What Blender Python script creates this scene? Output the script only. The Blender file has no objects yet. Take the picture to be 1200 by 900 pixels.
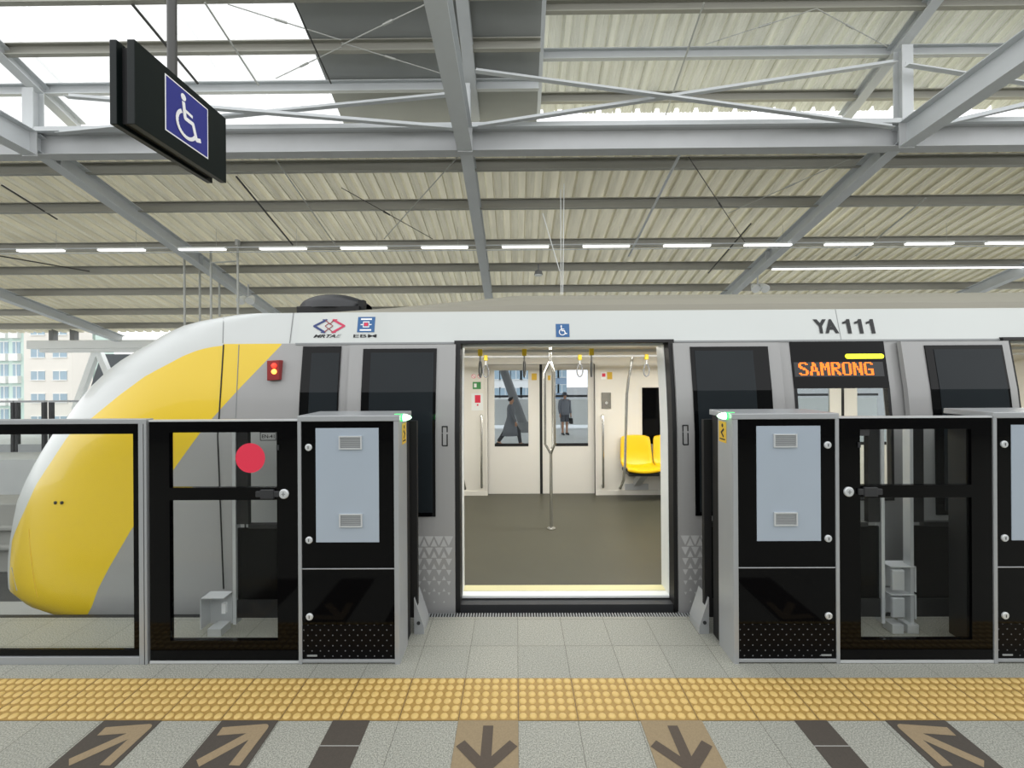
import bpy, bmesh, math, random
from mathutils import Vector, Matrix, Euler
from mathutils.bvhtree import BVHTree
random.seed(7)
C = bpy.context.scene.collection
SC = bpy.context.scene

# ------------------------------------------------------------------ camera
F, CX, CY, H = 515.0, 601.3, 435.0, 1.75
YAW, ROLL = 0.0072, -0.0058
CAM_R = Matrix.Rotation(YAW, 3, 'Z') @ Matrix.Rotation(math.pi / 2, 3, 'X') @ Matrix.Rotation(ROLL, 3, 'Z')
CAM_O = Vector((0, 0, H))


def ray(x, y):
    return CAM_R @ Vector(((x - CX) / F, -(y - CY) / F, -1))


def P(x, y, Y):
    d = ray(x, y)
    return CAM_O + d * (Y / d.y)


def PX(x, Y, y=435):
    return P(x, y, Y).x


cd = bpy.data.cameras.new('camera')
cam = bpy.data.objects.new('camera', cd)
C.objects.link(cam)
cd.sensor_width = 36
cd.sensor_fit = 'HORIZONTAL'
cd.lens = F / 1200 * 36
cd.shift_x = -(CX - 600) / 1200
cd.shift_y = (CY - 450) / 1200
cd.clip_start = 0.05
cd.clip_end = 600
cam.matrix_world = Matrix.Translation(CAM_O) @ CAM_R.to_4x4()
SC.camera = cam

# ------------------------------------------------------------------ materials


def lin(h):
    if not isinstance(h, str):
        return tuple(h)
    h = h.lstrip('#')
    out = []
    for i in (0, 2, 4):
        c = int(h[i:i + 2], 16) / 255
        out.append(c / 12.92 if c <= .04045 else ((c + .055) / 1.055) ** 2.4)
    return tuple(out)


def base_mat(name):
    m = bpy.data.materials.new(name)
    m.use_nodes = True
    nt = m.node_tree
    return m, nt, nt.nodes['Principled BSDF'], nt.nodes['Material Output']


def noise(nt, scale, detail=3, coord='Object', stretch=None):
    tc = nt.nodes.new('ShaderNodeTexCoord')
    n = nt.nodes.new('ShaderNodeTexNoise')
    n.inputs['Scale'].default_value = scale
    n.inputs['Detail'].default_value = detail
    src = tc.outputs[coord]
    if stretch:
        mp = nt.nodes.new('ShaderNodeMapping')
        mp.inputs['Scale'].default_value = stretch
        nt.links.new(src, mp.inputs['Vector'])
        src = mp.outputs[0]
    nt.links.new(src, n.inputs['Vector'])
    return n


def mixc(nt, fac, a, b):
    mx = nt.nodes.new('ShaderNodeMix')
    mx.data_type = 'RGBA'
    for i, s in ((0, fac), (6, a), (7, b)):
        if hasattr(s, 'is_linked'):
            nt.links.new(s, mx.inputs[i])
        elif i == 0:
            mx.inputs[0].default_value = s
        else:
            mx.inputs[i].default_value = (*s[:3], 1)
    return mx.outputs[2]


def mth(nt, op, a, b=None, clamp=False):
    n = nt.nodes.new('ShaderNodeMath')
    n.operation = op
    n.use_clamp = clamp
    for i, s in ((0, a), (1, b)):
        if s is None:
            continue
        if hasattr(s, 'is_linked'):
            nt.links.new(s, n.inputs[i])
        else:
            n.inputs[i].default_value = s
    return n.outputs[0]


def pm(name, col, rough=.5, metal=0., var=.1, scale=12., bump=0., coat=0., stretch=None, spec=.5):
    m, nt, b, out = base_mat(name)
    c = lin(col)
    n = noise(nt, scale, 4, stretch=stretch)
    lo = tuple(x * (1 - var) for x in c)
    hi = tuple(min(1, x * (1 + var)) for x in c)
    nt.links.new(mixc(nt, n.outputs['Fac'], lo, hi), b.inputs['Base Color'])
    b.inputs['Roughness'].default_value = rough
    b.inputs['Metallic'].default_value = metal
    b.inputs['Specular IOR Level'].default_value = spec
    b.inputs['Coat Weight'].default_value = coat
    b.inputs['Coat Roughness'].default_value = .03
    if bump:
        bp = nt.nodes.new('ShaderNodeBump')
        bp.inputs['Strength'].default_value = bump
        bp.inputs['Distance'].default_value = .01
        nt.links.new(n.outputs['Fac'], bp.inputs['Height'])
        nt.links.new(bp.outputs[0], b.inputs['Normal'])
    return m


def emit(name, col, strength):
    m, nt, b, out = base_mat(name)
    c = lin(col)
    b.inputs['Base Color'].default_value = (*c, 1)
    b.inputs['Emission Color'].default_value = (*c, 1)
    b.inputs['Emission Strength'].default_value = strength
    return m


def glass(name, tint=(.9, .93, .93), refl=1.0, base=.0):
    m, nt, b, out = base_mat(name)
    nt.nodes.remove(b)
    tr = nt.nodes.new('ShaderNodeBsdfTransparent')
    tr.inputs[0].default_value = (*tint, 1)
    gl = nt.nodes.new('ShaderNodeBsdfGlossy')
    gl.inputs['Roughness'].default_value = 0.0
    ge = nt.nodes.new('ShaderNodeNewGeometry')
    dt = nt.nodes.new('ShaderNodeVectorMath')
    dt.operation = 'DOT_PRODUCT'
    nt.links.new(ge.outputs['Normal'], dt.inputs[0])
    nt.links.new(ge.outputs['Incoming'], dt.inputs[1])
    ca = mth(nt, 'SUBTRACT', 1.0, mth(nt, 'ABSOLUTE', dt.outputs['Value']), clamp=True)
    schlick = mth(nt, 'ADD', .035, mth(nt, 'MULTIPLY', mth(nt, 'POWER', ca, 5.0), .965))
    fac = mth(nt, 'MULTIPLY', schlick, refl)
    ms = nt.nodes.new('ShaderNodeMixShader')
    nt.links.new(fac, ms.inputs[0])
    nt.links.new(tr.outputs[0], ms.inputs[1])
    nt.links.new(gl.outputs[0], ms.inputs[2])
    nt.links.new(ms.outputs[0], out.inputs[0])
    return m


def translucent(name, col, amount):
    m, nt, b, out = base_mat(name)
    c = lin(col)
    n = noise(nt, 1.2, 5, stretch=(6, .6, .6))
    cc = mixc(nt, n.outputs['Fac'], tuple(x * .66 for x in c), tuple(min(1, x * 1.16) for x in c))
    nt.links.new(cc, b.inputs['Base Color'])
    b.inputs['Roughness'].default_value = .6
    tl = nt.nodes.new('ShaderNodeBsdfTranslucent')
    nt.links.new(cc, tl.inputs[0])
    ms = nt.nodes.new('ShaderNodeMixShader')
    ms.inputs[0].default_value = amount
    nt.links.new(b.outputs[0], ms.inputs[1])
    nt.links.new(tl.outputs[0], ms.inputs[2])
    nt.links.new(ms.outputs[0], out.inputs[0])
    return m


M = {}
M['steel'] = pm('grey_steel_paint', '#bec0c1', .5, .0, .06, 3)
M['steel_light'] = pm('light_steel_paint', '#ced2d4', .45, 0, .06, 3)
M['steel_dark'] = pm('dark_steel_paint', '#77797a', .5, 0, .08, 3)
M['galv'] = pm('galvanised_purlin', '#a8a79e', .5, .1, .12, 2, stretch=(.5, 8, 8))
M['rod'] = pm('rod_grey', '#b9bbb6', .5, .3, .05, 5)
M['rod_dark'] = pm('rod_dark', '#4c4c4a', .5, .3, .05, 5)
M['sheet'] = translucent('cream_roof_sheet', '#ebe7d3', .2)
M['sheet_up'] = translucent('pale_roof_sheet', '#e8e8da', .2)
M['skylight'] = translucent('white_skylight_sheet', '#f4f6f4', .9)
M['grey_panel'] = pm('grey_roof_panel', '#a2a5a4', .4, .1, .12, 1.2)
M['alu'] = pm('brushed_aluminium', '#a6a9ab', .38, .35, .05, 6, stretch=(1, 1, .1))
M['alu_light'] = pm('light_aluminium', '#cfd2d3', .35, .4, .04, 6)
M['chrome'] = pm('stainless_steel', '#c6c5c0', .22, .9, .03, 5)
M['black'] = pm('black_glass_panel', '#030304', .06, 0, .1, 5, spec=.16)
M['black_matt'] = pm('black_rubber', '#0c0c0d', .6, 0, .2, 30)
M['dark_grey'] = pm('dark_grey_plastic', '#2b2c2e', .4, 0, .1, 20)
M['bluegrey'] = pm('blue_grey_panel', '#a0abb6', .25, 0, .06, 2.5, coat=.2)
M['white'] = pm('white_paint', '#e9ecea', .35, 0, .03, 3)
M['band'] = pm('white_train_paint', '#c6cac7', .3, 0, .03, 2, coat=.3)
M['body'] = pm('silver_grey_train_paint', '#9b9b9a', .32, .05, .03, 2, coat=.3)
M['roof_beige'] = pm('beige_train_roof', '#8e8b7e', .5, 0, .06, 2)
M['sill'] = pm('dark_sill', '#3a3b3d', .4, .2, .1, 8)
M['glass'] = glass('clear_glass', (.975, .985, .98), .3)
M['glass_tint'] = glass('tinted_glass', (.84, .87, .90), .6)
M['glass_dark'] = glass('dark_tinted_glass', (.12, .125, .125), .22)
M['glass_pane'] = pm('dark_train_window', '#22272a', .05, 0, .2, 2, spec=.16)
M['window_black'] = pm('black_train_window', '#08090a', .04, 0, .1, 2, spec=.2)
M['cream'] = pm('cream_interior_panel', '#e4e1d8', .4, 0, .03, 2)
M['cream_dark'] = pm('cream_door_panel', '#dddad2', .35, 0, .03, 2)
M['tfloor'] = pm('olive_grey_train_floor', '#4b4a3d', .45, 0, .12, 3)
M['thresh'] = pm('cream_yellow_threshold', '#d9d3a4', .4, 0, .05, 4)
M['seat'] = pm('yellow_seat_plastic', '#f2c414', .35, 0, .04, 4)
M['yellow'] = pm('yellow_plastic', '#e6c62a', .4, 0, .04, 4)
M['sticker_yellow'] = pm('yellow_sticker', '#d8b036', .5, 0, .04, 4)
M['red'] = pm('red_sticker', '#dd2f4b', .45, 0, .03, 3)
M['green'] = pm('green_sticker', '#3f8f4f', .5, 0, .03, 3)
M['blue'] = pm('blue_sign_face', '#2a2f86', .4, 0, .04, 6)
M['sky_blue'] = pm('blue_sticker', '#2c5f93', .45, 0, .04, 6)
M['navy'] = pm('navy_print', '#2b3c74', .5, 0, .04, 6)
M['pink'] = pm('pink_print', '#c8365a', .5, 0, .04, 6)
M['ink'] = pm('black_print', '#101214', .5, 0, .04, 6)
M['grey_print'] = pm('grey_print', '#8d9090', .5, 0, .04, 6)
M['white_print'] = pm('white_print', '#f4f4f4', .5, 0, .02, 6)
M['sign_dark'] = pm('dark_green_black_sign', '#0b1413', .4, 0, .08, 4, spec=.2)
M['pattern'] = pm('light_triangle_print', '#b9bab9', .45, 0, .03, 6)
M['concrete'] = pm('concrete', '#9b9b95', .8, 0, .15, 1.5, bump=.1)
M['concrete_light'] = pm('pale_concrete', '#cbcecd', .8, 0, .12, 1.2)
M['trench'] = pm('trench_concrete', '#4b4b49', .85, 0, .2, 1)
M['led'] = emit('orange_led', '#ff7418', 1.5)
M['led_yellow'] = emit('yellow_green_lamp', '#e4e82c', 1.1)
M['led_green'] = emit('green_lamp', '#2ff062', 2.5)
M['led_green_tip'] = emit('pale_green_lamp', '#b8ffc4', 4)
M['lamp_red'] = emit('red_lamp', '#ff3a2a', 1.6)
M['lamp_orange'] = emit('orange_lamp', '#ffb04a', 2.5)
M['tube'] = emit('white_tube', '#ffffff', 1.6)
M['ceil_lamp'] = emit('train_ceiling_lamp', '#fff6e0', 3.0)
M['red_dark'] = pm('dark_red_housing', '#8f2a2a', .4)
M['arrow_dark'] = pm('dark_brown_stone', '#413b34', .75, 0, .25, 120)
M['arrow_tan'] = pm('tan_stone', '#86765b', .75, 0, .2, 120)
M['arrow_brown'] = pm('brown_inlay', '#4a4036', .75, 0, .2, 120)
M['arrow_sand'] = pm('sand_inlay', '#89785d', .75, 0, .2, 120)
M['tactile_dome'] = pm('lit_ochre_dome', '#c4a765', .5, 0, .1, 40)  # paler than the base: light on the domes painted into the colour
M['tactile'] = pm('shaded_ochre_tile', '#9a7c3f', .55, 0, .12, 40)  # darker ochre carries the painted shade between the domes
M['bld_cream'] = pm('cream_facade', '#e6e2d9', .8, 0, .05, .5)
M['bld_white'] = pm('white_facade', '#ecedea', .8, 0, .04, .5)
M['bld_mint'] = pm('mint_facade', '#cfe3da', .8, 0, .05, .5)
M['bld_blue'] = pm('blue_grey_facade', '#8fa4b8', .6, 0, .08, .5)
M['bld_win'] = pm('facade_glazing', '#9fb4c0', .5, 0, .2, .6)
M['dark_slate'] = pm('slate_panel', '#5b6064', .6, 0, .1, 1)
M['skin'] = pm('skin', '#b98a6c', .6, 0, .05, 20)
M['hair'] = pm('dark_hair', '#1c1815', .6, 0, .2, 60)
M['coat'] = pm('grey_coat', '#6d6f73', .8, 0, .15, 20)
M['jacket'] = pm('grey_jacket', '#7c7f86', .8, 0, .15, 20)
M['shorts'] = pm('slate_shorts', '#50535a', .8, 0, .15, 20)
M['trouser'] = pm('dark_trousers', '#2a2b30', .8, 0, .15, 20)
M['bag'] = pm('black_bag', '#151516', .5, 0, .1, 20)
M['asphalt'] = pm('asphalt', '#8a8c8a', .9, 0, .2, .2)
M['backwall'] = pm('grey_added_wall', '#8a8b89', .8, 0, .2, .6)


def floor_material():
    m, nt, b, out = base_mat('granite_platform_tiles')
    tc = nt.nodes.new('ShaderNodeTexCoord')
    mp = nt.nodes.new('ShaderNodeMapping')
    mp.inputs['Location'].default_value = (30.0, 30.0 - 2.2 + 0.0, 0)
    nt.links.new(tc.outputs['Object'], mp.inputs['Vector'])
    br = nt.nodes.new('ShaderNodeTexBrick')
    br.offset = 0
    br.squash = 1
    br.inputs['Scale'].default_value = 1
    br.inputs['Brick Width'].default_value = .3
    br.inputs['Row Height'].default_value = .3
    br.inputs['Mortar Size'].default_value = .0022
    br.inputs['Mortar Smooth'].default_value = .2
    br.inputs['Bias'].default_value = 0
    br.inputs['Color1'].default_value = (*lin('#95968d'), 1)
    br.inputs['Color2'].default_value = (*lin('#9c9c92'), 1)
    br.inputs['Mortar'].default_value = (*lin('#6a6960'), 1)
    nt.links.new(mp.outputs[0], br.inputs['Vector'])
    n1 = noise(nt, 160, 4)
    n2 = noise(nt, 2.2, 4)
    sp = nt.nodes.new('ShaderNodeValToRGB')
    sp.color_ramp.elements[0].position = .36
    sp.color_ramp.elements[0].color = (.5, .5, .5, 1)
    sp.color_ramp.elements[1].position = .66
    sp.color_ramp.elements[1].color = (1.35, 1.35, 1.33, 1)
    nt.links.new(n1.outputs['Fac'], sp.inputs[0])
    mu = nt.nodes.new('ShaderNodeMix')
    mu.data_type = 'RGBA'
    mu.blend_type = 'MULTIPLY'
    mu.inputs[0].default_value = 1
    nt.links.new(br.outputs['Color'], mu.inputs[6])
    nt.links.new(sp.outputs[0], mu.inputs[7])
    col = mixc(nt, mth(nt, 'MULTIPLY', n2.outputs['Fac'], .35), mu.outputs[2], lin('#797a73'))
    nt.links.new(col, b.inputs['Base Color'])
    b.inputs['Roughness'].default_value = .6
    return m


def kick_material():
    m, nt, b, out = base_mat('dotted_black_kick_panel')
    tc = nt.nodes.new('ShaderNodeTexCoord')
    mp = nt.nodes.new('ShaderNodeMapping')
    mp.inputs['Scale'].default_value = (20, 1, 32)
    nt.links.new(tc.outputs['Object'], mp.inputs['Vector'])
    sx = nt.nodes.new('ShaderNodeSeparateXYZ')
    nt.links.new(mp.outputs[0], sx.inputs[0])
    row = mth(nt, 'FLOOR', sx.outputs['Z'])
    xo = mth(nt, 'ADD', sx.outputs['X'], mth(nt, 'MULTIPLY', row, .5))
    fx = mth(nt, 'ABSOLUTE', mth(nt, 'SUBTRACT', mth(nt, 'FRACT', xo), .5))
    fz = mth(nt, 'ABSOLUTE', mth(nt, 'SUBTRACT', mth(nt, 'FRACT', sx.outputs['Z']), .5))
    d = mth(nt, 'ADD', mth(nt, 'MULTIPLY', fx, fx), mth(nt, 'MULTIPLY', mth(nt, 'MULTIPLY', fz, fz), .4))
    k = mth(nt, 'LESS_THAN', d, .006)
    nt.links.new(mixc(nt, k, lin('#08080a'), lin('#6d6f72')), b.inputs['Base Color'])
    b.inputs['Roughness'].default_value = .3
    b.inputs['Specular IOR Level'].default_value = .1
    return m


M['floor'] = floor_material()
M['kick'] = kick_material()

# ------------------------------------------------------------------ mesh builder
WLOC = {}


class MB:
    def __init__(s):
        s.v, s.f, s.m = [], [], []

    def add(s, verts, faces, mi=0):
        k = len(s.v)
        s.v += [tuple(p) for p in verts]
        s.f += [tuple(i + k for i in f) for f in faces]
        s.m += [mi] * len(faces)

    def box(s, x0, x1, y0, y1, z0, z1, mi=0):
        v = [(x, y, z) for x in (x0, x1) for y in (y0, y1) for z in (z0, z1)]
        s.add(v, [(0, 1, 3, 2), (4, 6, 7, 5), (0, 4, 5, 1), (2, 3, 7, 6), (0, 2, 6, 4), (1, 5, 7, 3)], mi)
        return s

    def prism(s, poly, fn, d0, d1, mi=0):
        """poly: 2D points; fn(a, b, d) -> 3D"""
        n = len(poly)
        v = [fn(a, b, d0) for a, b in poly] + [fn(a, b, d1) for a, b in poly]
        s.add(v, [tuple(range(n))[::-1], tuple(range(n, 2 * n))] + [(i, (i + 1) % n, n + (i + 1) % n, n + i) for i in range(n)], mi)
        return s

    def flat(s, poly, fn, mi=0):
        s.add([fn(a, b) for a, b in poly], [tuple(range(len(poly)))], mi)
        return s

    def sweep(s, prof, p0, p1, up=(0, 0, 1), mi=0, caps=True):
        """closed profile of (side, up) swept along a straight line"""
        p0, p1, up = Vector(p0), Vector(p1), Vector(up)
        d = (p1 - p0).normalized()
        sd = d.cross(up).normalized()
        u = sd.cross(d).normalized()
        n = len(prof)
        v = [p + sd * a + u * b for p in (p0, p1) for a, b in prof]
        fs = [(i, (i + 1) % n, n + (i + 1) % n, n + i) for i in range(n)]
        if caps:
            fs += [tuple(range(n))[::-1], tuple(range(n, 2 * n))]
        s.add(v, fs, mi)
        return s

    def tube(s, pts, r, n=8, mi=0, closed=False, caps=True):
        pts = [Vector(p) for p in pts]
        N = len(pts)
        rs = r if isinstance(r, (list, tuple)) else [r] * N
        prev = None
        rings = []
        for i, p in enumerate(pts):
            if closed:
                d = (pts[(i + 1) % N] - pts[i - 1]).normalized()
            else:
                d = (pts[min(i + 1, N - 1)] - pts[max(i - 1, 0)]).normalized()
            if prev is None:
                a = Vector((0, 0, 1)) if abs(d.z) < .9 else Vector((1, 0, 0))
                u = d.cross(a).normalized()
            else:
                u = (prev - d * prev.dot(d)).normalized()
            w = d.cross(u)
            prev = u
            rings.append([p + (u * math.cos(2 * math.pi * k / n) + w * math.sin(2 * math.pi * k / n)) * rs[i] for k in range(n)])
        v = [q for rg in rings for q in rg]
        fs = []
        for i in range(N if closed else N - 1):
            j = (i + 1) % N
            fs += [(i * n + k, i * n + (k + 1) % n, j * n + (k + 1) % n, j * n + k) for k in range(n)]
        if caps and not closed:
            fs += [tuple(range(n))[::-1], tuple(range((N - 1) * n, N * n))]
        s.add(v, fs, mi)
        return s

    def cyl(s, p0, p1, r, n=16, mi=0):
        return s.tube([p0, p1], r, n, mi)

    def grid(s, rows, mi=0, closed=False):
        n = len(rows[0])
        v = [p for r in rows for p in r]
        fs = []
        for i in range(len(rows) - 1):
            for k in range(n if closed else n - 1):
                fs.append((i * n + k, i * n + (k + 1) % n, (i + 1) * n + (k + 1) % n, (i + 1) * n + k))
        s.add(v, fs, mi)
        return s

    def flats(s, polys, fn, step, mi=0):
        """flat shapes that overlap: each lies a hair above the one before"""
        st = Vector(step)
        for i, p in enumerate(polys):
            s.add([Vector(fn(a, b)) + st * i for a, b in p], [tuple(range(len(p)))], mi)
        return s

    def build(s, name, mats, parent=None, smooth=False, bevel=0., origin=None):
        if not isinstance(mats, (list, tuple)):
            mats = [mats]
        if parent is not None:
            org = WLOC[parent.name]
            if origin is not None:
                org = Vector(origin)
        elif origin is not None:
            org = Vector(origin)
        else:
            xs, ys, zs = zip(*s.v)
            org = Vector(((min(xs) + max(xs)) / 2, (min(ys) + max(ys)) / 2, min(zs)))
        me = bpy.data.meshes.new(name)
        me.from_pydata([(Vector(p) - org) for p in s.v], [], s.f)
        for mt in mats:
            me.materials.append(M[mt] if isinstance(mt, str) else mt)
        me.polygons.foreach_set('material_index', s.m)
        bm = bmesh.new()
        bm.from_mesh(me)
        bmesh.ops.recalc_face_normals(bm, faces=bm.faces)
        bm.to_mesh(me)
        bm.free()
        o = bpy.data.objects.new(name, me)
        C.objects.link(o)
        if parent is not None:
            o.parent = parent
            o.location = org - WLOC[parent.name]
        else:
            o.location = org
        WLOC[o.name] = org
        if smooth:
            for p in me.polygons:
                p.use_smooth = True
            try:
                me.set_sharp_from_angle(angle=math.radians(35))
            except Exception:
                pass
        if bevel:
            b = o.modifiers.new('bevel', 'BEVEL')
            b.width = bevel
            b.segments = 2
            b.limit_method = 'ANGLE'
        return o


def thing(name, label, cat, loc, group=None):
    o = bpy.data.objects.new(name, None)
    C.objects.link(o)
    o.location = loc
    o.empty_display_size = .1
    WLOC[o.name] = Vector(loc)
    return tag(o, label, cat, group)


def tag(o, label, cat, group=None):
    o['label'] = label
    o['category'] = cat
    if group:
        o['group'] = group
    return o


def struct(o, label, cat):
    o['kind'] = 'structure'
    o['label'] = label
    o['category'] = cat
    return o


def sub(name, parent, loc):
    o = bpy.data.objects.new(name, None)
    C.objects.link(o)
    o.parent = parent
    o.location = Vector(loc) - WLOC[parent.name]
    o.empty_display_size = .05
    WLOC[o.name] = Vector(loc)
    return o


def text_geo(s, size, bold=0., shear=0., sx=1.):
    cu = bpy.data.curves.new('t', 'FONT')
    cu.body = s
    cu.size = size
    cu.offset = bold
    cu.shear = shear
    cu.align_x = 'CENTER'
    cu.fill_mode = 'FRONT'
    ob = bpy.data.objects.new('t', cu)
    C.objects.link(ob)
    dg = bpy.context.evaluated_depsgraph_get()
    dg.update()
    me = bpy.data.meshes.new_from_object(ob.evaluated_get(dg))
    v = [(p.co.x * sx, p.co.y) for p in me.vertices]
    f = [tuple(p.vertices) for p in me.polygons]
    bpy.data.objects.remove(ob)
    bpy.data.curves.remove(cu)
    bpy.data.meshes.remove(me)
    return v, f


def put_text(mb, s, size, fn, bold=0., shear=0., sx=1., mi=0, fit=None):
    v, f = text_geo(s, size, bold, shear, sx)
    if fit:                                            # (width, height): fit the lettering into a box centred on 0
        x0, x1 = min(a for a, b in v), max(a for a, b in v)
        y0, y1 = min(b for a, b in v), max(b for a, b in v)
        v = [((a - (x0 + x1) / 2) * fit[0] / (x1 - x0), (b - (y0 + y1) / 2) * fit[1] / (y1 - y0)) for a, b in v]
    mb.add([fn(a, b) for a, b in v], f, mi)


def disc2(cx, cy, r, n=24):
    return [(cx + r * math.cos(2 * math.pi * i / n), cy + r * math.sin(2 * math.pi * i / n)) for i in range(n)]


def stroke(pts, w):
    """a thick 2D polyline as quads with round-ish joints"""
    out = []
    for (a, b) in zip(pts, pts[1:]):
        d = Vector((b[0] - a[0], b[1] - a[1])).normalized()
        n = Vector((-d.y, d.x)) * (w / 2)
        out.append([(a[0] + n.x, a[1] + n.y), (a[0] - n.x, a[1] - n.y), (b[0] - n.x, b[1] - n.y), (b[0] + n.x, b[1] + n.y)])
    for p in pts[1:-1]:
        out.append(disc2(p[0], p[1], w / 2, 12))
    return out


def wheelchair(mb, fn, s, step, mi=0):
    """pictogram in a square of side s centred on 0"""
    q = []
    q.append(disc2(-.10 * s, .34 * s, .062 * s))
    q += stroke([(-.10 * s, .26 * s), (-.06 * s, -.02 * s), (.13 * s, -.02 * s), (.22 * s, -.27 * s), (.33 * s, -.23 * s)], .075 * s)
    q += stroke([(-.08 * s, .12 * s), (.12 * s, .10 * s)], .055 * s)
    arc = [(-.03 * s + .23 * s * math.cos(a), -.13 * s + .23 * s * math.sin(a)) for a in [math.radians(t) for t in range(120, 345, 15)]]
    q += stroke(arc, .065 * s)
    mb.flats(q, fn, step, mi)


ORD = ['first', 'second', 'third', 'fourth', 'fifth', 'sixth', 'seventh', 'eighth', 'ninth', 'tenth', 'eleventh', 'twelfth', 'thirteenth', 'fourteenth', 'fifteenth']

# ------------------------------------------------------------------ ground and platform
mb = MB(); mb.box(-200, 200, -60, 260, -8.2, -8)
struct(mb.build('ground', 'asphalt'), 'grey street ground far below the elevated station', 'ground')
mb = MB(); mb.box(-30, 30, -6, 3.13, -.35, 0)
struct(mb.build('floor', 'floor', origin=(0, 0, 0)), 'speckled grey granite tiled platform floor', 'floor')
mb = MB(); mb.box(-30, 30, -6.3, -6.0, -.35, 3.1)  # unseen wall, added to darken reflections in the gates and bounce light
struct(mb.build('wall_back_added', 'backwall'), 'added unseen grey wall behind the camera, shaping reflections and bounce light', 'wall')

# tactile strip with its domes, lit domes and shaded base painted as two ochres
mb = MB()
mb.box(-6.0, 6.0, 2.2, 2.5, 0, .004)
for i in range(-100, 100):
    for j in range(6):
        cx, cy = .025 + i * .05, 2.225 + j * .05
        n = 10
        rs = [(.0205, .004), (.0195, .0065), (.016, .0092), (.009, .0102)]
        rows = [[(cx + r * math.cos(2 * math.pi * k / n), cy + r * math.sin(2 * math.pi * k / n), z) for k in range(n)] for r, z in rs]
        mb.grid(rows, 2, closed=True)
        k0 = len(mb.v) - n
        mb.f.append(tuple(range(k0, k0 + n))); mb.m.append(2)
for i in range(-19, 20):
    mb.box(i * .3 - .0012, i * .3 + .0012, 2.2, 2.5, .004, .0045, 1)
o = mb.build('tactile_strip', ['tactile', 'arrow_brown', 'tactile_dome'], smooth=True)
tag(o, 'ochre yellow tactile paving strip of raised domes across the platform', 'tactile paving')

# floor marking tiles


def arrow_poly(tip, tail, b1, b2, w):
    return stroke([tail, tip], w) + stroke([b1, tip, b2], w)


def slab(name, x0, x1, y0, y1, mat, label):
    mb = MB(); mb.box(x0, x1, y0, y1, 0, .003)
    return tag(mb.build(name, mat), label, 'floor tile')


ftop = lambda a, b: (a, b, .0042)
for x0, x1, tip, lab in ((-.3, 0, (-.148, 1.925), 'tan floor tile with a brown exit arrow, in front of the grab pole'),
                         (.61, .915, (.757, 1.925), 'tan floor tile with a brown exit arrow, below the wheelchair doorway\'s yellow seat')):
    t = slab('arrow_tile', x0, x1, 1.55, 2.199, 'arrow_tan', lab)
    mb = MB()
    cx = tip[0]
    mb.flats(arrow_poly((cx, 1.93), (cx, 2.165), (cx - .125, 2.062), (cx + .125, 2.062), .05), ftop, (0, 0, .0001))
    mb.build('arrow', 'arrow_brown', t)['label'] = 'brown arrow inlay'
for x0, x1, lab in ((-.93, -.745, 'plain dark brown floor tile band before the cabinet beside the grab pole'),
                    (1.375, 1.535, 'plain dark brown floor tile band before the cabinet under the destination display')):
    mb = MB()
    mb.box(x0, x1, 1.55, 2.047, 0, .003); mb.box(x0, x1, 2.053, 2.199, 0, .003); mb.box(x0, x1, 2.047, 2.053, 0, .002, 1)
    tag(mb.build('dark_band_tile', ['arrow_dark', 'concrete']), lab, 'floor tile')
for x0, x1, tip, tail, b1, b2, lab in (
        (-2.085, -1.795, (-1.835, 2.15), (-2.02, 1.96), (-2.035, 2.13), (-1.845, 1.945), 'dark brown floor tile with a sand arrow, before the glass panel by the train nose'),
        (-1.49, -1.205, (-1.255, 2.15), (-1.435, 1.955), (-1.455, 2.13), (-1.265, 1.945), 'dark brown floor tile with a sand arrow, before the red dot door'),
        (1.825, 2.12, (1.875, 2.15), (2.055, 1.955), (2.085, 2.13), (1.885, 1.945), 'dark brown floor tile with a sand arrow, before the unmarked emergency door')):
    t = slab('dark_arrow_tile', x0, x1, 1.55, 2.199, 'arrow_dark', lab)
    mb = MB()
    mb.flats(arrow_poly(tip, tail, b1, b2, .05), ftop, (0, 0, .0001))
    mb.build('arrow', 'arrow_sand', t)['label'] = 'sand coloured arrow inlay'

# gap filler comb at the platform edge
t = thing('gap_filler', 'black rubber comb strip along the platform edge under the train door', 'edge strip', (0.3, 3.165, -.06))
mb = MB(); mb.box(-6, 6, 3.131, 3.192, -.09, -.012); mb.build('strip', 'black_matt', t)
mb = MB()
for i in range(-50, 85):
    mb.box(i * .02, i * .02 + .0075, 3.135, 3.188, -.012, -.003)
mb.build('comb_tooth_row', 'grey_print', t)

# trench, guideway and the far platform
mb = MB(); mb.box(-40, 40, 3.13, 13, -2.6, -2.4)
struct(mb.build('floor', 'trench'), 'grey concrete bed below the monorail track', 'floor')
mb = MB(); mb.box(-40, 40, 2.9, 3.12, -2.4, -.36)
struct(mb.build('wall_near', 'concrete'), 'concrete wall below the platform edge', 'wall')
mb = MB(); mb.box(-40, 40, 4.5, 5.2, -2.4, -.95)
tag(mb.build('guideway_beam', 'concrete', bevel=.03), 'concrete guideway beam running under the yellow nosed train', 'guideway')
mb = MB(); mb.box(-40, 40, 9.1, 9.8, -2.4, -.95); mb.box(-40, 40, 9.0, 9.1, -1.5, -1.4); mb.box(-40, 40, 8.98, 9.1, -1.9, -1.8)
tag(mb.build('guideway_beam', 'concrete', bevel=.03), 'pale empty guideway beam beyond the train nose', 'guideway')
mb = MB(); mb.box(-45, 45, 13, 21, -2.4, -.8)
struct(mb.build('floor', 'concrete_light'), 'pale platform floor on the far side of the tracks', 'floor')

# ------------------------------------------------------------------ roof
ZR = lambda Y: 8.01 - .265 * Y            # underside of the sloping rafters
ZP = lambda Y: 8.33 - .265 * Y            # underside of the lower purlins
RX = [-.912 + 8 * k for k in (-2, -1, 0, 1, 2)]


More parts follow.
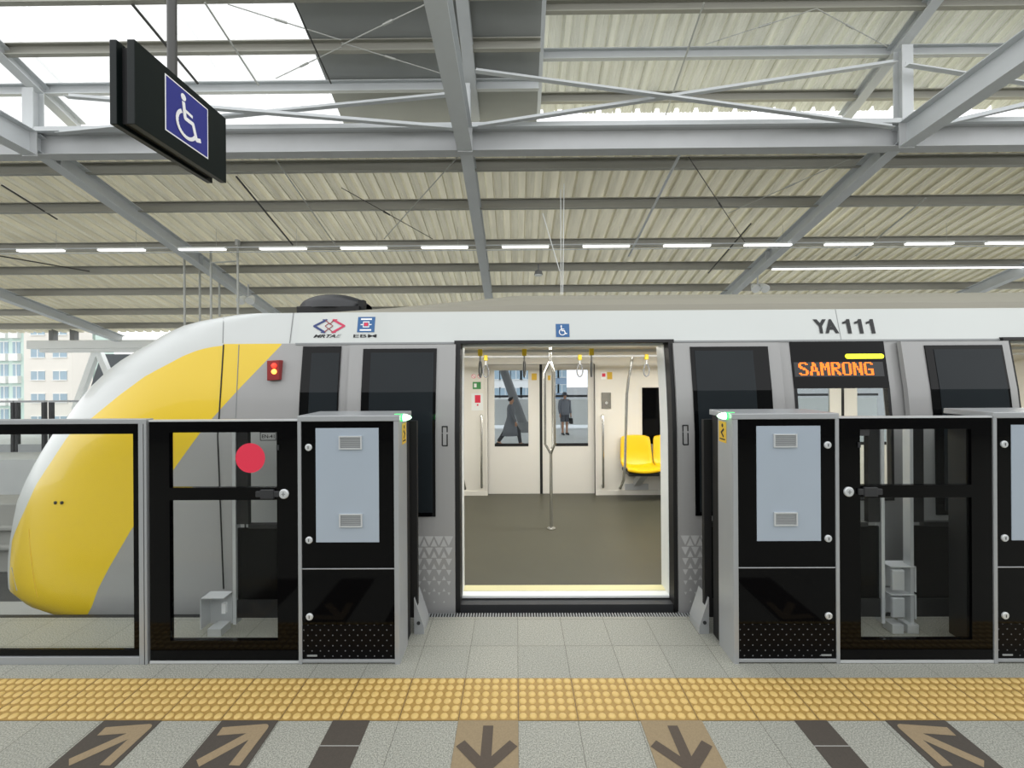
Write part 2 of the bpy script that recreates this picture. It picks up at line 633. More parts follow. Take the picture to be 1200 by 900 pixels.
def corrugated(name, x0, x1, y0, y1, zf, pitch, prof, mat, label, th=.004):
    """trapezoidal sheet: ribs run along Y, profile along X"""
    mb = MB()
    pts = []
    x = x0
    while x < x1:
        for a, b in prof:
            if x + a <= x1:
                pts.append((x + a, b))
        x += pitch
    rows = []
    for Y in (y0, y1):
        rows.append([(a, Y, zf(Y) + b) for a, b in pts])
    mb.grid(rows)
    return struct(mb.build(name, mat), label, 'roof')


prof_low = [(0, 0), (.05, 0), (.055, .01), (.075, .01), (.08, 0), (.165, 0), (.185, .11), (.325, .11), (.345, 0), (.352, 0), (.3525, .07), (.3665, .07), (.367, 0)]
prof = [(0, 0), (.045, .0), (.065, .1), (.155, .1), (.175, 0), (.2, 0), (.205, .012), (.225, .012), (.235, 0), (.28, 0), (.29, .012), (.31, .012), (.32, 0), (.40, 0), (.4005, .08), (.4145, .08), (.415, 0)]
corrugated('ceiling', -26, 26, 8.38, 19.0, lambda Y: ZP(Y) + .24, .37, prof_low, 'sheet', 'cream corrugated sheet roof sloping over the tracks')
ZUR = lambda Y: 10.97 - .4 * Y
ZUL = lambda Y: 10.36 - .4 * Y
corrugated('ceiling', .45, 26, 5.2, 9.55, lambda Y: ZUR(Y) + .18, .42, prof, 'sheet_up', 'raised pale corrugated roof over the clerestory')
corrugated('ceiling', -26, -3.55, 5.2, 9.2, lambda Y: ZUL(Y) + .18, .62, [(0, 0), (.05, 0), (.07, .04), (.11, .04), (.13, 0)], 'skylight', 'bright white translucent skylight roof')
mb = MB()
for i in range(5):
    xa = -3.55 + i * .8
    mb.add([(xa, 5.2, ZUL(5.2) + .18), (xa + .8, 5.2, ZUL(5.2) + .18), (xa + .8, 9.2, ZUL(9.2) + .18), (xa, 9.2, ZUL(9.2) + .18),
            (xa, 5.2, ZUL(5.2) + .22), (xa + .8, 5.2, ZUL(5.2) + .22), (xa + .8, 9.2, ZUL(9.2) + .22), (xa, 9.2, ZUL(9.2) + .22)],
           [(0, 1, 2, 3), (4, 7, 6, 5), (0, 4, 5, 1), (1, 5, 6, 2), (2, 6, 7, 3), (3, 7, 4, 0)])
struct(mb.build('ceiling', 'grey_panel'), 'smooth grey roof panels between skylight and corrugated roof', 'roof')


def ibeam(w, d, tf=.015, tw=.01):
    a, t = w / 2, tw / 2
    return [(-a, 0), (a, 0), (a, tf), (t, tf), (t, d - tf), (a, d - tf), (a, d), (-a, d), (-a, d - tf), (-t, d - tf), (-t, tf), (-a, tf)]


def cpurlin(d, w=.075, t=.006):
    return [(0, 0), (w, 0), (w, .02), (w - t, .02), (w - t, t), (t, t), (t, d - t), (w - t, d - t), (w - t, d - .02), (w, d - .02), (w, d), (0, d)]


frame_names = ['rafter bay past the far canopy prop', 'bay over the yellow train nose', 'bay above the train doorway', 'bay above the train number', 'outermost bay beyond the train number']
for k, x in enumerate(RX):
    t = thing('roof_rafter', 'sloping grey steel roof rafter, ' + frame_names[k], 'rafter', (x, 8.03, ZR(8.03)))
    mb = MB(); mb.sweep(ibeam(.24, .32), (x, 8.0, ZR(8.0)), (x, 18.7, ZR(18.7)))
    mb.build('rafter_beam', 'steel_light', t)
    for Yq in (8.45, 12.3):
        for sx in (-1, 1):
            mb = MB(); mb.box(min(x + sx * .006, x + sx * .115), max(x + sx * .006, x + sx * .115), Yq, Yq + .012, ZR(Yq) + .01, ZR(Yq) + .31)
            mb.build('stiffener_plate', 'steel_light', t)
    t = thing('roof_girder', 'level grey steel roof girder, ' + frame_names[k], 'girder', (x, 6, 5.9))
    mb = MB(); mb.sweep(ibeam(.27, .44), (x, 2.6, 5.77 + .09 * 5.43), (x, 8.0, 5.77))
    mb.build('girder_beam', 'steel_light', t)
    mb = MB(); mb.box(x - .135, x + .135, 8.0, 8.02, 5.75, 6.22)
    mb.build('end_plate', 'steel', t)
    zu = ZUR if x > 0 else ZUL
    xx = x + (.1 if k == 2 else 0)
    mb = MB(); mb.sweep(ibeam(.2, .2), (xx, 5.0, zu(5.0) - .1), (xx, 9.5 if x > 0 else 8.9, zu(9.5 if x > 0 else 8.9) - .1))
    tag(mb.build('clerestory_rafter', 'steel_light'), 'short steel rafter of the raised roof, ' + frame_names[k], 'rafter')
    mb = MB(); mb.sweep(ibeam(.2, .2), (x, 7.97, 6.25), (x, 7.97, zu(8.1) - .13), up=(0, 1, 0))
    tag(mb.build('clerestory_post', 'steel_light'), 'upright steel post of the raised roof, ' + frame_names[k], 'post')
mb = MB(); mb.sweep(ibeam(.18, .2), (.45, 5.0, ZUR(5.0) - .1), (.45, 9.3, ZUR(9.3) - .1))
tag(mb.build('clerestory_rafter', 'steel_light'), 'pale steel edge rafter where corrugated roof meets grey panels', 'rafter')

t = thing('edge_beam', 'deep grey steel beam across the foot of the clerestory', 'beam', (0, 8.15, 5.74))
mb = MB(); mb.sweep(ibeam(.26, .42), (-26, 8.2, 5.82), (26, 8.2, 5.82)); mb.build('beam_section', 'steel', t)
mb = MB(); mb.box(-26, 26, 7.98, 8.06, 6.2, 6.28); mb.build('gutter_lip', 'steel_light', t)
names = ['just behind the deep clerestory beam', 'second row behind the deep clerestory beam', 'above the trunking of batten lights', 'first row behind the batten lights', 'row just clearing the train roof', 'last but one row by the gutter beam', 'last row at the eave above the gutter beam']
for Yq, nm in zip((9.15, 10.41, 12.1, 13.37, 14.83, 16.5, 17.9), names):
    mb = MB(); mb.sweep(cpurlin(.24, .1), (-26, Yq, ZP(Yq)), (26, Yq, ZP(Yq)))
    tag(mb.build('roof_purlin', 'galv'), 'grey steel purlin under corrugated roof, ' + nm, 'purlin')
for x0, x1, zu, ys, nm in ((.45, 26, ZUR, (6.85, 7.6, 8.33, 9.13), 'corrugated raised roof'), (-26, .45, ZUL, (6.9, 7.62, 8.28), 'white skylight roof')):
    for i, Yq in enumerate(ys):
        mb = MB(); mb.sweep(cpurlin(.2, .09), (x0, Yq, zu(Yq) - .03), (x1, Yq, zu(Yq) - .03))
        tag(mb.build('roof_purlin', 'steel_light' if i == 2 else 'galv'), 'grey purlin under the %s, %s row from the ridge' % (nm, ORD[i]), 'purlin')

# diagonal braces of the clerestory frame
Lp = [(-.0475, 0), (.0475, 0), (.0475, .009), (-.038, .009), (-.038, .095), (-.0475, .095)]
for a, b, lab in (((560, 149), (1050, 74), 'angle brace rising from doorway girder to post above the train number'),
                  ((557, 84), (1047, 150), 'angle brace falling from the doorway post towards the train number girder'),
                  ((67, 157), (527, 112), 'angle brace rising past the wheelchair sign to the doorway girder'),
                  ((77, 114), (537, 152), 'angle brace falling behind the wheelchair sign to the doorway girder'),
                  ((1063, 77), (1290, 112), 'short angle brace falling outward from post above the train number'),
                  ((1085, 152), (1290, 104), 'short angle brace rising outward beside the train number girder')):
    Yb3 = 7.72 if ('falling' in lab) else 7.84
    mb = MB(); mb.sweep(Lp, P(*a, Yb3), P(*b, Yb3))
    tag(mb.build('diagonal_brace', 'steel_light'), lab, 'brace')

# thin tie rods on the roof planes
YL = lambda y: 3389 / (571.5 - y) * .985
YUp = lambda y: 515 * 9.05 / (640 - y)
YUl = lambda y: 515 * 8.45 / (640 - y)
rods = [
    (YL, (538, 182), (450, 280), .011, 'rod', 'thin tie rod left of the doorway rafter, sloping to the batten lights'),
    (YL, (400, 220), (507, 280), .009, 'rod_dark', 'thin dark tie rod crossing beside the doorway rafter'),
    (YL, (797, 180), (737, 300), .03, 'steel_light', 'stout pale strut running down from the clerestory beam beside the hanging wires'),
    (YL, (807, 184), (877, 290), .009, 'rod_dark', 'thin dark tie rod between the strut and the train number rafter'),
    (YL, (997, 186), (853, 250), .009, 'rod', 'thin tie rod meeting the train number rafter from above'),
    (YL, (323, 187), (393, 287), .014, 'rod', 'pale tie rod above the roof pod of the train'),
    (YL, (277, 207), (343, 287), .02, 'rod_dark', 'dark strut beneath the hanging wheelchair sign'),
    (YL, (2, 217), (67, 257), .018, 'rod_dark', 'dark strut at the edge of the roof beside the nose rafter'),
    (YL, (0, 300), (105, 318), .018, 'rod_dark', 'dark strut over the gutter beam behind the train nose'),
    (YL, (1003, 300), (1085, 232), .018, 'rod', 'pale strut beyond the train number rafter'),
    (YL, (830, 320), (880, 262), .018, 'rod_dark', 'dark strut below the batten lights by the train number rafter'),
    (YUl, (503, 3), (400, 53), .010, 'rod', 'turnbuckle rod on the grey roof panels rising to the doorway girder'),
    (YUl, (400, 50), (523, 88), .009, 'rod', 'turnbuckle rod on the grey roof panels falling to the doorway girder'),
    (YUl, (267, 5), (400, 47), .009, 'rod', 'thin rod crossing from skylight to grey roof panels'),
    (YUl, (323, 92), (400, 55), .008, 'rod', 'thin rod under the skylight beside the grey roof panels'),
    (YUl, (240, 3), (303, 100), .016, 'rod', 'pale conduit below the skylight behind the sign post'),
    (YUl, (155, 5), (232, 98), .022, 'rod_dark', 'dark strut below the skylight passing behind the sign'),
    (YUl, (345, 3), (388, 98), .014, 'rod_dark', 'dark strut at the edge of the skylight by the grey panels'),
    (YUp, (957, 10), (827, 52), .008, 'rod', 'thin rod of the corrugated raised roof sloping towards the doorway'),
    (YUp, (957, 10), (1040, 55), .008, 'rod', 'thin rod of the corrugated raised roof sloping to the post above the train number'),
    (YUp, (825, 3), (780, 135), .016, 'rod', 'pale strut under the raised corrugated roof in its middle'),
]
for fy, a, b, r, mt, lab in rods:
    mb = MB()
    pa, pb = P(*a, fy(a[1])), P(*b, fy(b[1]))
    mb.cyl(pa, pb, r, 8)
    if r < .0105 or 'turnbuckle' in lab:
        mid = pa.lerp(pb, .45); d = (pb - pa).normalized()
        mb.cyl(mid - d * .09, mid + d * .09, r * 2.2, 8)
    tag(mb.build('tie_rod', mt, smooth=True), lab.replace('left of', 'beside'), 'rod')

# trunking and batten lights
YT = 11.4
zt = P(605, 289, YT).z
t = thing('light_trunking', 'slim grey trunking carrying the row of batten lights', 'trunking', (0, YT, zt))
mb = MB(); mb.box(-16, 16, YT + .06, YT + .1, zt + .05, zt + .075); mb.build('cable_trunk', 'steel_light', t)
mb = MB(); mb.box(-16, 16, YT + .22, YT + .25, zt - .03, zt - .01); mb.build('lower_rail', 'steel_light', t)
for i in range(-7, 8):
    mb = MB(); mb.cyl((i * 2.1 + .6, YT, zt + .07), (i * 2.1 + .6, YT, ZP(YT) + .19), .005, 6); mb.build('hanger', 'rod', t)
for i in range(13):
    xc = 49 + i * 94.6
    X = PX(xc, YT)
    t = thing('batten_light', 'white batten light on the roof trunking, %s from the wheelchair sign end' % ORD[i], 'light', (X, YT, zt - .05), 'batten lights on the trunking')
    mb = MB(); mb.box(X - .62, X + .62, YT - .05, YT + .05, zt + .005, zt + .05); mb.build('housing', 'white', t, bevel=.006)
    mb = MB(); mb.box(X - .6, X + .6, YT - .055, YT + .045, zt - .035, zt + .005); mb.build('diffuser', 'tube', t, bevel=.01)

X0_, X1_ = PX(905, 13.2), PX(1260, 13.2)
zl = P(1000, 315, 13.2).z
t = thing('line_light', 'long thin white light line under the roof past the train number', 'light', ((X0_ + X1_) / 2, 13.2, zl))
mb = MB(); mb.box(X0_, X1_, 13.15, 13.25, zl + .02, zl + .09); mb.build('housing', 'steel', t)
mb = MB(); mb.box(X0_ + .02, X1_ - .02, 13.16, 13.24, zl - .01, zl + .02); mb.build('diffuser', 'tube', t)
# hanging poles above the train nose
for x, y0, y1, lab in ((216, 300, 379, 'thin steel hanger pole over the train nose, farthest from the roof pod'), (234, 313, 372, 'short thin hanger pole over the train nose between two longer ones'),
                       (247, 293, 370, 'thin steel hanger pole over the nose with crossbar at its top'), (257, 320, 365, 'short hanger pole with clamp over the train nose'),
                       (278.5, 287, 365, 'thin hanger pole under the nose rafter joined by a crossbar')):
    Yq = 3389 / (571.5 - y0) * 1.0
    a, b = P(x, y0, Yq), P(x, y1 + 6, Yq)
    t = thing('hanger_pole', lab, 'pole', (a.x, Yq, b.z))
    mb = MB(); mb.cyl((a.x, Yq, b.z), (a.x, Yq, a.z + .1), .03, 10); mb.build('pole', 'rod', t, smooth=True)
    mb = MB(); mb.box(a.x - .035, a.x + .035, Yq - .06, Yq + .06, a.z - .02, a.z + .14); mb.build('clamp', 'steel', t)
mb = MB(); mb.cyl(P(247, 308, 11.95), P(278.5, 306, 11.95), .02, 8)
tag(mb.build('crossbar', 'rod'), 'short crossbar joining two hanger poles over the nose', 'bar')

# hanging wires and small fixtures
for a, b, lab in (((657, 222), (657.5, 345), 'thin vertical hanger wire above the train doorway'), ((661, 215), (659.5, 345), 'second vertical hanger wire close beside the first above the doorway'),
                  ((636, 250), (656, 318), 'slanting wire joining the hanger wires above the doorway')):
    mb = MB(); mb.cyl(P(*a, 9.2), P(*b, 9.2), .009, 6)
    tag(mb.build('hanger_wire', 'white'), lab, 'wire')
for xc, yc, lab in ((888, 337, 'pair of white floodlights under the train number rafter'), (291, 351, 'pair of white floodlights under the nose rafter')):
    c = P(xc, yc, 13.2)
    t = thing('hanging_floodlight', lab, 'floodlight', (c.x, c.y, c.z))
    mb = MB(); mb.cyl((c.x - .2, 13.2, c.z + .1), (c.x + .2, 13.2, c.z + .1), .02, 8); mb.cyl((c.x, 13.2, c.z + .1), (c.x, 13.2, c.z + .45), .02, 8); mb.build('bracket', 'steel', t)
    for s in (-1, 1):
        mb = MB(); mb.tube([(c.x + s * .13, 13.25, c.z + .1), (c.x + s * .13, 13.2, c.z + .06), (c.x + s * .14, 13.08, c.z - .04), (c.x + s * .145, 13.03, c.z - .08)], [.03, .07, .12, .125], 14)
        mb.build('lamp_head', 'white', t, smooth=True)
c = P(631, 322, 12.6)
t = thing('pendant_lamp', 'small grey downlight under the purlin above the doorway', 'light', c)
mb = MB(); mb.tube([(c.x, c.y, c.z + .3), (c.x, c.y, c.z + .16), (c.x, c.y, c.z + .1), (c.x, c.y, c.z)], [.02, .02, .1, .13], 14); mb.build('lamp_body', 'steel_dark', t, smooth=True)
mb = MB(); mb.cyl((c.x, c.y, c.z - .03), (c.x, c.y, c.z + .001), .11, 14); mb.build('lens', 'white', t)

# ------------------------------------------------------------------ hanging wheelchair sign
t = thing('hanging_sign', 'dark hanging box sign with a blue wheelchair symbol', 'sign', (-1.55, 2.0, 2.735))
mb = MB(); mb.box(-1.53, -1.50, 1.724, 2.272, 2.735, 3.07); fp = mb.build('sign_panel', 'sign_dark', t, bevel=.002)
mb = MB(); mb.box(-1.60, -1.572, 1.724, 2.272, 2.735, 3.07); mb.build('sign_panel', 'sign_dark', t, bevel=.002)
mb = MB(); mb.box(-1.572, -1.53, 1.75, 2.245, 2.75, 3.055); mb.build('sign_core', 'black_matt', t)
mb = MB(); mb.cyl((-1.551, 1.98, 3.05), (-1.551, 1.98, 6.1), .019, 14); mb.build('drop_pole', 'rod_dark', t, smooth=True)
mb = MB(); mb.box(-1.59, -1.51, 1.94, 2.02, 3.05, 3.075); mb.build('pole_socket', 'steel_dark', t)
fs = lambda a, b: (-1.4985, 2.004 + a, 2.915 + b)
mb = MB(); mb.flat([(-.132, -.122), (.132, -.122), (.132, .122), (-.132, .122)], fs)
bo = mb.build('symbol_border', 'white_print', fp)
fs2 = lambda a, b: (-1.4975, 2.004 + a, 2.915 + b)
mb = MB(); mb.flat([(-.126, -.116), (.126, -.116), (.126, .116), (-.126, .116)], fs2)
mb.build('symbol_field', 'blue', fp)
mb = MB(); wheelchair(mb, lambda a, b: (-1.4965, 2.0 + a, 2.912 + b), .25, (.0001, 0, 0))
mb.build('wheelchair_symbol', 'white_print', fp)

# ------------------------------------------------------------------ platform screen gates
Y0, Y1, GH = 2.63, 2.92, 1.49


def gx(x):
    return PX(x, Y0, 600)


def gz(y, x=605):
    return P(x, y, Y0).z


def cabinet(Xa, Xb, end, label, leaf_len, group=None):
    """end = +1: the passage end is at Xb; -1: at Xa"""
    W = Xb - Xa
    u = (lambda d: Xb - d) if end < 0 else (lambda d: Xa + d)      # distance from the plain side
    def bx(mb, d0, d1, y0, y1, z0, z1, mi=0):
        mb.box(min(u(d0), u(d1)), max(u(d0), u(d1)), y0, y1, z0, z1, mi)
        return mb
    t = thing('gate_cabinet', label, 'gate cabinet', ((Xa + Xb) / 2, 2.85, 0), group)
    bx(MB(), .02, W - .03, Y0 + .012, Y1, .01, 1.456).build('cabinet_body', 'black_matt', t)
    mb = MB()
    bx(mb, .022, W - .032, Y0, Y0 + .013, .575, 1.456)
    up = mb.build('upper_panel', 'black', t)
    mb = MB(); bx(mb, .022, W - .032, Y0, Y0 + .013, .235, .567); mb.build('lower_panel', 'black', t)
    mb = MB(); bx(mb, .022, W - .032, Y0 - .001, Y0 + .013, .03, .233)
    kp = mb.build('kick_panel', 'kick', t)
    mb = MB(); bx(mb, .05, .11, Y0 - .003, Y0, .045, .055); mb.build('maker_plate', 'grey_print', kp)
    mb = MB()
    bx(mb, 0, .021, Y0 - .006, Y0 + .08, 0, 1.455); bx(mb, .021, W - .03, Y0 - .006, Y0 + .03, .01, .028); bx(mb, .021, W - .03, Y0 - .003, Y0 + .004, .567, .573)
    mb.build('frame', 'alu', t, bevel=.002)
    mb = MB(); bx(mb, 0, W + .005, Y0 - .008, Y1 + .01, 1.455, GH); mb.build('top_cap', 'alu', t, bevel=.004)
    # rounded end cap
    mb = MB()
    prof = [(W - .03, Y0 - .006), (W - .004, Y0 - .006), (W, Y0 + .004), (W, 2.815), (W - .03, 2.815)]
    mb.prism([(u(a), b) for a, b in prof], lambda a, b, d: (a, b, d), 0, 1.455)
    mb.build('end_cap', 'alu', t)
    mb = MB(); bx(mb, W - .03, W - .006, 2.815, 2.91, .01, 1.45); mb.build('end_gasket', 'black_matt', t)
    # window area with two vents
    mb = MB(); bx(mb, .108, .487, Y0 - .0025, Y0 + .002, .73, 1.415); wp = mb.build('inspection_window', 'bluegrey', t)
    for zc in (1.328, .862):
        v = sub('vent', wp, (u(.318), Y0, zc)) if False else None
        mb = MB()
        a, b = .25, .388
        bx(mb, a, b, Y0 - .012, Y0 - .002, zc + .032, zc + .04); bx(mb, a, b, Y0 - .012, Y0 - .002, zc - .04, zc - .032)
        bx(mb, a, a + .008, Y0 - .012, Y0 - .002, zc - .032, zc + .032); bx(mb, b - .008, b, Y0 - .012, Y0 - .002, zc - .032, zc + .032)
        for k in range(5):
            bx(mb, a + .008, b - .008, Y0 - .009, Y0 - .003, zc - .026 + k * .0115, zc - .02 + k * .0115, 1)
        bx(mb, a + .006, b - .006, Y0 - .0045, Y0 - .0028, zc - .033, zc + .033, 2)
        mb.build('vent', ['alu_light', 'alu', 'grey_print'], wp)
    for zc in (1.3, .744, .284):
        mb = MB(); x = u(.066)
        mb.tube([(x, Y0 + .002, zc), (x, Y0 - .006, zc), (x, Y0 - .009, zc)], [.021, .021, .017], 20)
        lk = mb.build('lock', 'alu_light', t, smooth=True)
        mb = MB(); mb.box(x - .002, x + .002, Y0 - .0105, Y0 - .0085, zc - .008, zc + .008); mb.build('keyhole', 'dark_grey', lk)
    # lamp
    mb = MB(); n = 14
    zc = GH - .02
    e = 1 if end > 0 else -1
    xe = u(W)
    mb.tube([(xe - e * .04, Y0 + .06, zc), (xe + e * .012, Y0 + .06, zc)], [.022, .022], n)
    lp = mb.build('indicator_lamp', 'led_green', t, smooth=True)
    mb = MB(); mb.tube([(xe + e * .012, Y0 + .06, zc), (xe + e * .03, Y0 + .06, zc), (xe + e * .05, Y0 + .06, zc), (xe + e * .062, Y0 + .06, zc)], [.022, .02, .013, .003], n)
    mb.build('lamp_tip', 'led_green_tip', lp, smooth=True)
    # warning sticker on the end face
    xs = u(W + .0012)
    mb = MB(); mb.flat([(2.70, 1.30), (2.80, 1.30), (2.80, 1.43), (2.70, 1.43)], lambda a, b: (xs, a, b))
    st = mb.build('warning_sticker', 'sticker_yellow', t)
    xs2 = u(W + .002)
    mb = MB()
    mb.flat(disc2(2.75, 1.405, .012, 12), lambda a, b: (xs2, a, b))
    mb.flats(stroke([(2.73, 1.385), (2.765, 1.36), (2.735, 1.335)], .014) + stroke([(2.715, 1.32), (2.785, 1.32)], .008), lambda a, b: (xs2, a, b), (e * .00008, 0, 0))
    mb.build('figure_print', 'ink', st)
    # retracted sliding leaf
    ya, yb = 2.945, 2.98
    d0, d1 = W + .035 - leaf_len, W + .035
    lf = sub('sliding_leaf', t, (u(W - leaf_len / 2), 2.97, .05))
    mb = MB(); bx(mb, d0 + .02, d1, ya, yb, 1.36, 1.42); bx(mb, d0 + .02, d1, ya, yb, .1, .22); bx(mb, d1 - .05, d1, ya, yb, .22, 1.36); bx(mb, d0 + .02, d0 + .1, ya, yb, .73, 1.36); bx(mb, d0 + .1, d1 - .05, ya, yb, .70, .73)
    mb.build('leaf_frame', 'black_matt', lf)
    mb = MB(); bx(mb, d0 + .02, d1 - .05, ya + .01, yb - .01, .22, .70); mb.build('leaf_glass', 'glass_dark', lf)
    mb = MB(); bx(mb, d0 + .1, d1 - .05, ya + .01, yb - .01, .73, 1.36); mb.build('leaf_window', 'glass', lf)
    mb = MB(); bx(mb, d0, d0 + .022, ya - .01, yb + .01, .06, 1.42); mb.build('leaf_stile', 'alu_light', lf)
    mb = MB(); mb.prism([(u(d1 - .02), .0), (u(d1 + .045), .0), (u(d1 + .045), .045), (u(d1 - .02), .24)], lambda a, b, d: (a, d, b), ya - .02, yb + .11)
    ft = mb.build('leaf_foot', 'alu', lf)
    mb = MB(); mb.cyl((u(d1 + .01), ya - .024, .075), (u(d1 + .01), ya - .018, .075), .012, 10); mb.build('foot_bolt', 'dark_grey', lf)
    return t


def emergency_door(Xa, Xb, side, label, marked):
    """side=+1: lock by Xb"""
    W = Xb - Xa
    u = (lambda d: Xb - d) if side > 0 else (lambda d: Xa + d)      # distance from the lock side
    def bx(mb, d0, d1, y0, y1, z0, z1, mi=0):
        mb.box(min(u(d0), u(d1)), max(u(d0), u(d1)), y0, y1, z0, z1, mi)
        return mb
    t = thing('emergency_door', label, 'platform gate door', ((Xa + Xb) / 2, Y0 + .03, 0))
    a, b = .128, W - .125
    zt, zm1, zm0, zb = 1.392, 1.06, .985, .14
    mb = MB()
    bx(mb, 0.004, a, Y0, Y0 + .03, .02, 1.458); bx(mb, b, W - .004, Y0, Y0 + .03, .02, 1.458)
    bx(mb, a, b, Y0, Y0 + .03, zt, 1.458); bx(mb, a, b, Y0, Y0 + .03, zm0, zm1); bx(mb, a, b, Y0, Y0 + .03, .02, zb)
    mb.build('door_frame', 'black', t)
    mb = MB(); bx(mb, 0.002, W - .002, Y0 - .003, Y0 + .035, .004, .02); bx(mb, .002, W - .002, Y0 - .002, Y0 + .035, 1.458, 1.468); mb.build('edge_trim', 'alu_light', t)
    mb = MB(); bx(mb, a, b, Y0 + .008, Y0 + .016, zm1, zt); gp = mb.build('glass_pane', 'glass', t)
    mb = MB(); bx(mb, a, b, Y0 + .008, Y0 + .016, zb, zm0); mb.build('glass_pane', 'glass', t)
    x = u(.083 if side > 0 else .056)
    mb = MB(); mb.tube([(x, Y0 + .002, 1.022), (x, Y0 - .008, 1.022), (x, Y0 - .012, 1.022)], [.029, .029, .024], 24); lk = mb.build('lock', 'alu_light', t, smooth=True)
    mb = MB(); mb.box(x - .003, x + .003, Y0 - .014, Y0 - .0115, 1.01, 1.034); mb.box(x - .011, x + .011, Y0 - .014, Y0 - .0115, 1.0195, 1.0245); mb.build('keyhole', 'grey_print', lk)
    mb = MB(); bx(mb, .11, .25, Y0 - .014, Y0, 1.005, 1.04); bx(mb, .14, .22, Y0 - .018, Y0 - .002, .995, 1.05); mb.build('latch_cover', 'dark_grey', t, bevel=.003)
    mb = MB(); bx(mb, .112, .126, Y0 - .008, Y0, 1.285, 1.315); mb.build('sensor', 'dark_grey', t)
    if marked:
        c = P(292.5, 537, Y0)
        mb = MB(); mb.flat(disc2(c.x, c.z, .0895, 40), lambda p, q: (p, Y0 + .0065, q)); mb.build('red_dot', 'red', gp)
        c = P(313.5, 511.5, Y0)
        mb = MB()
        mb.flats(stroke([(c.x - .047, c.z - .024), (c.x + .047, c.z - .024), (c.x + .047, c.z + .024), (c.x - .047, c.z + .024), (c.x - .047, c.z - .024)], .005), lambda p, q2: (p, Y0 + .0065, q2), (0, -.00006, 0))
        put_text(mb, 'EN-41', .03, lambda p, q: (c.x + p, Y0 + .0065, c.z + q), bold=.0006, fit=(.076, .022))
        mb.build('door_number', 'ink', gp)
    else:
        c = P(1013, 507, Y0)
        mb = MB(); mb.box(c.x - .035, c.x + .035, Y0 + .0062, Y0 + .0078, c.z - .02, c.z + .02); mb.build('number_plate', 'dark_grey', gp)
    return t


XA0, XA1 = gx(349.5), gx(468)
cabinet(XA0, XA1, 1, 'black gate cabinet beside the doorway, next to the door with the red dot', 1.24)
XB0, XB1 = gx(858.5), gx(983)
cabinet(XB0, XB1, -1, 'black gate cabinet beside the doorway, under the orange destination display', 1.19)
XC0 = gx(1163.5)
cabinet(XC0, XC0 + (XA1 - XA0), 1, 'black gate cabinet at the picture edge past the unmarked emergency door', .86)
emergency_door(gx(174.5), XA0, 1, 'black framed emergency gate door with red dot and EN-41 number', True)
emergency_door(XB1, XC0, -1, 'black framed glass emergency gate door without a red dot', False)

# brackets behind the emergency doors
t = thing('leaf_bracket', 'grey metal bracket on the floor behind the EN-41 gate door', 'bracket', (PX(256, 3.0, 700), 3.02, 0))
a, b = PX(243, 3.0, 700), PX(270, 3.0, 700)
mb = MB(); mb.box(a, b, 3.02, 3.026, .02, .24); mb.box(a, a + .006, 2.93, 3.02, .03, .24); mb.box(a, b, 2.93, 3.02, .234, .24); mb.build('bracket_plate', 'steel', t)
mb = MB(); mb.box(a + .1, a + .125, 2.995, 3.019, .1, .17); mb.build('bracket_label', 'white_print', t)
mb = MB(); mb.box(a + .07, b, 2.9, 3.0, 0, .05); mb.build('foot_box', 'alu_light', t)
t = thing('leaf_bracket', 'stacked white metal brackets behind the unmarked emergency door', 'bracket', (PX(1047, 3.0, 700), 3.0, 0))
a, b = PX(1034, 3.0, 700), PX(1063, 3.0, 700)
for z0, z1 in ((.27, .44), (.09, .255)):
    mb = MB(); mb.box(a, b, 3.02, 3.026, z0, z1); mb.box(b - .006, b, 2.93, 3.02, z0, z1); mb.box(a, b, 2.93, 3.02, z1 - .006, z1); mb.box(a, a + .08, 2.92, 2.935, z0 + .02, z1 - .02)
    bp = mb.build('bracket_plate', 'steel', t)
    mb = MB(); mb.box(a + .004, a + .076, 2.917, 2.921, z0 + .024, z1 - .024); mb.build('cover_plate', 'alu_light', bp)
for xx in (a, a + .1):
    mb = MB(); mb.box(xx, xx + .075, 2.92, 3.0, 0, .06); mb.build('foot_box', 'alu_light', t, bevel=.003)

# fixed glass panel beside the nose
xr = gx(172.5); xl = -4.3
t = thing('glass_panel', 'clear glass platform screen panel in a silver frame before the yellow nose', 'platform screen', ((xl + xr) / 2, Y0, 0))
mb = MB(); mb.box(xl, xr, Y0 - .006, Y0 + .05, 1.447, 1.474); mb.box(xr - .048, xr, Y0 - .006, Y0 + .05, 0, 1.447); mb.box(xl, xr - .048, Y0 - .006, Y0 + .05, 0, .045)
mb.box(xr - .018, xr - .014, Y0 - .008, Y0, 0, 1.447, 1)
mb.build('frame', ['alu', 'dark_grey'], t, bevel=.003)
mb = MB(); mb.box(xl, xr - .048, Y0 + .005, Y0 + .02, 1.385, 1.447); mb.box(xr - .088, xr - .048, Y0 + .005, Y0 + .02, .045, 1.385); mb.box(xl, xr - .088, Y0 + .005, Y0 + .02, .045, .085)
mb.build('black_border', 'black', t)
mb = MB(); mb.box(xl, xr - .088, Y0 + .008, Y0 + .018, .085, 1.385); mb.build('glass_pane', 'glass', t)

# ------------------------------------------------------------------ train
YC = 4.85
PROF = [(-.45, 3.33), (-.3, 3.28), (0, 3.26), (1.3, 3.27), (1.6, 3.30), (1.975, 3.36), (2.215, 3.42)]


def Yf(z):
    if z <= PROF[0][0]:
        return PROF[0][1]
    for (a, ya), (b, yb) in zip(PROF, PROF[1:]):
        if z <= b:
            return ya + (yb - ya) * (z - a) / (b - a)
    return PROF[-1][1]


train = thing('monorail_train', 'silver grey monorail train with white roof band and yellow nose, doors open', 'train', (.36, YC, -.45))

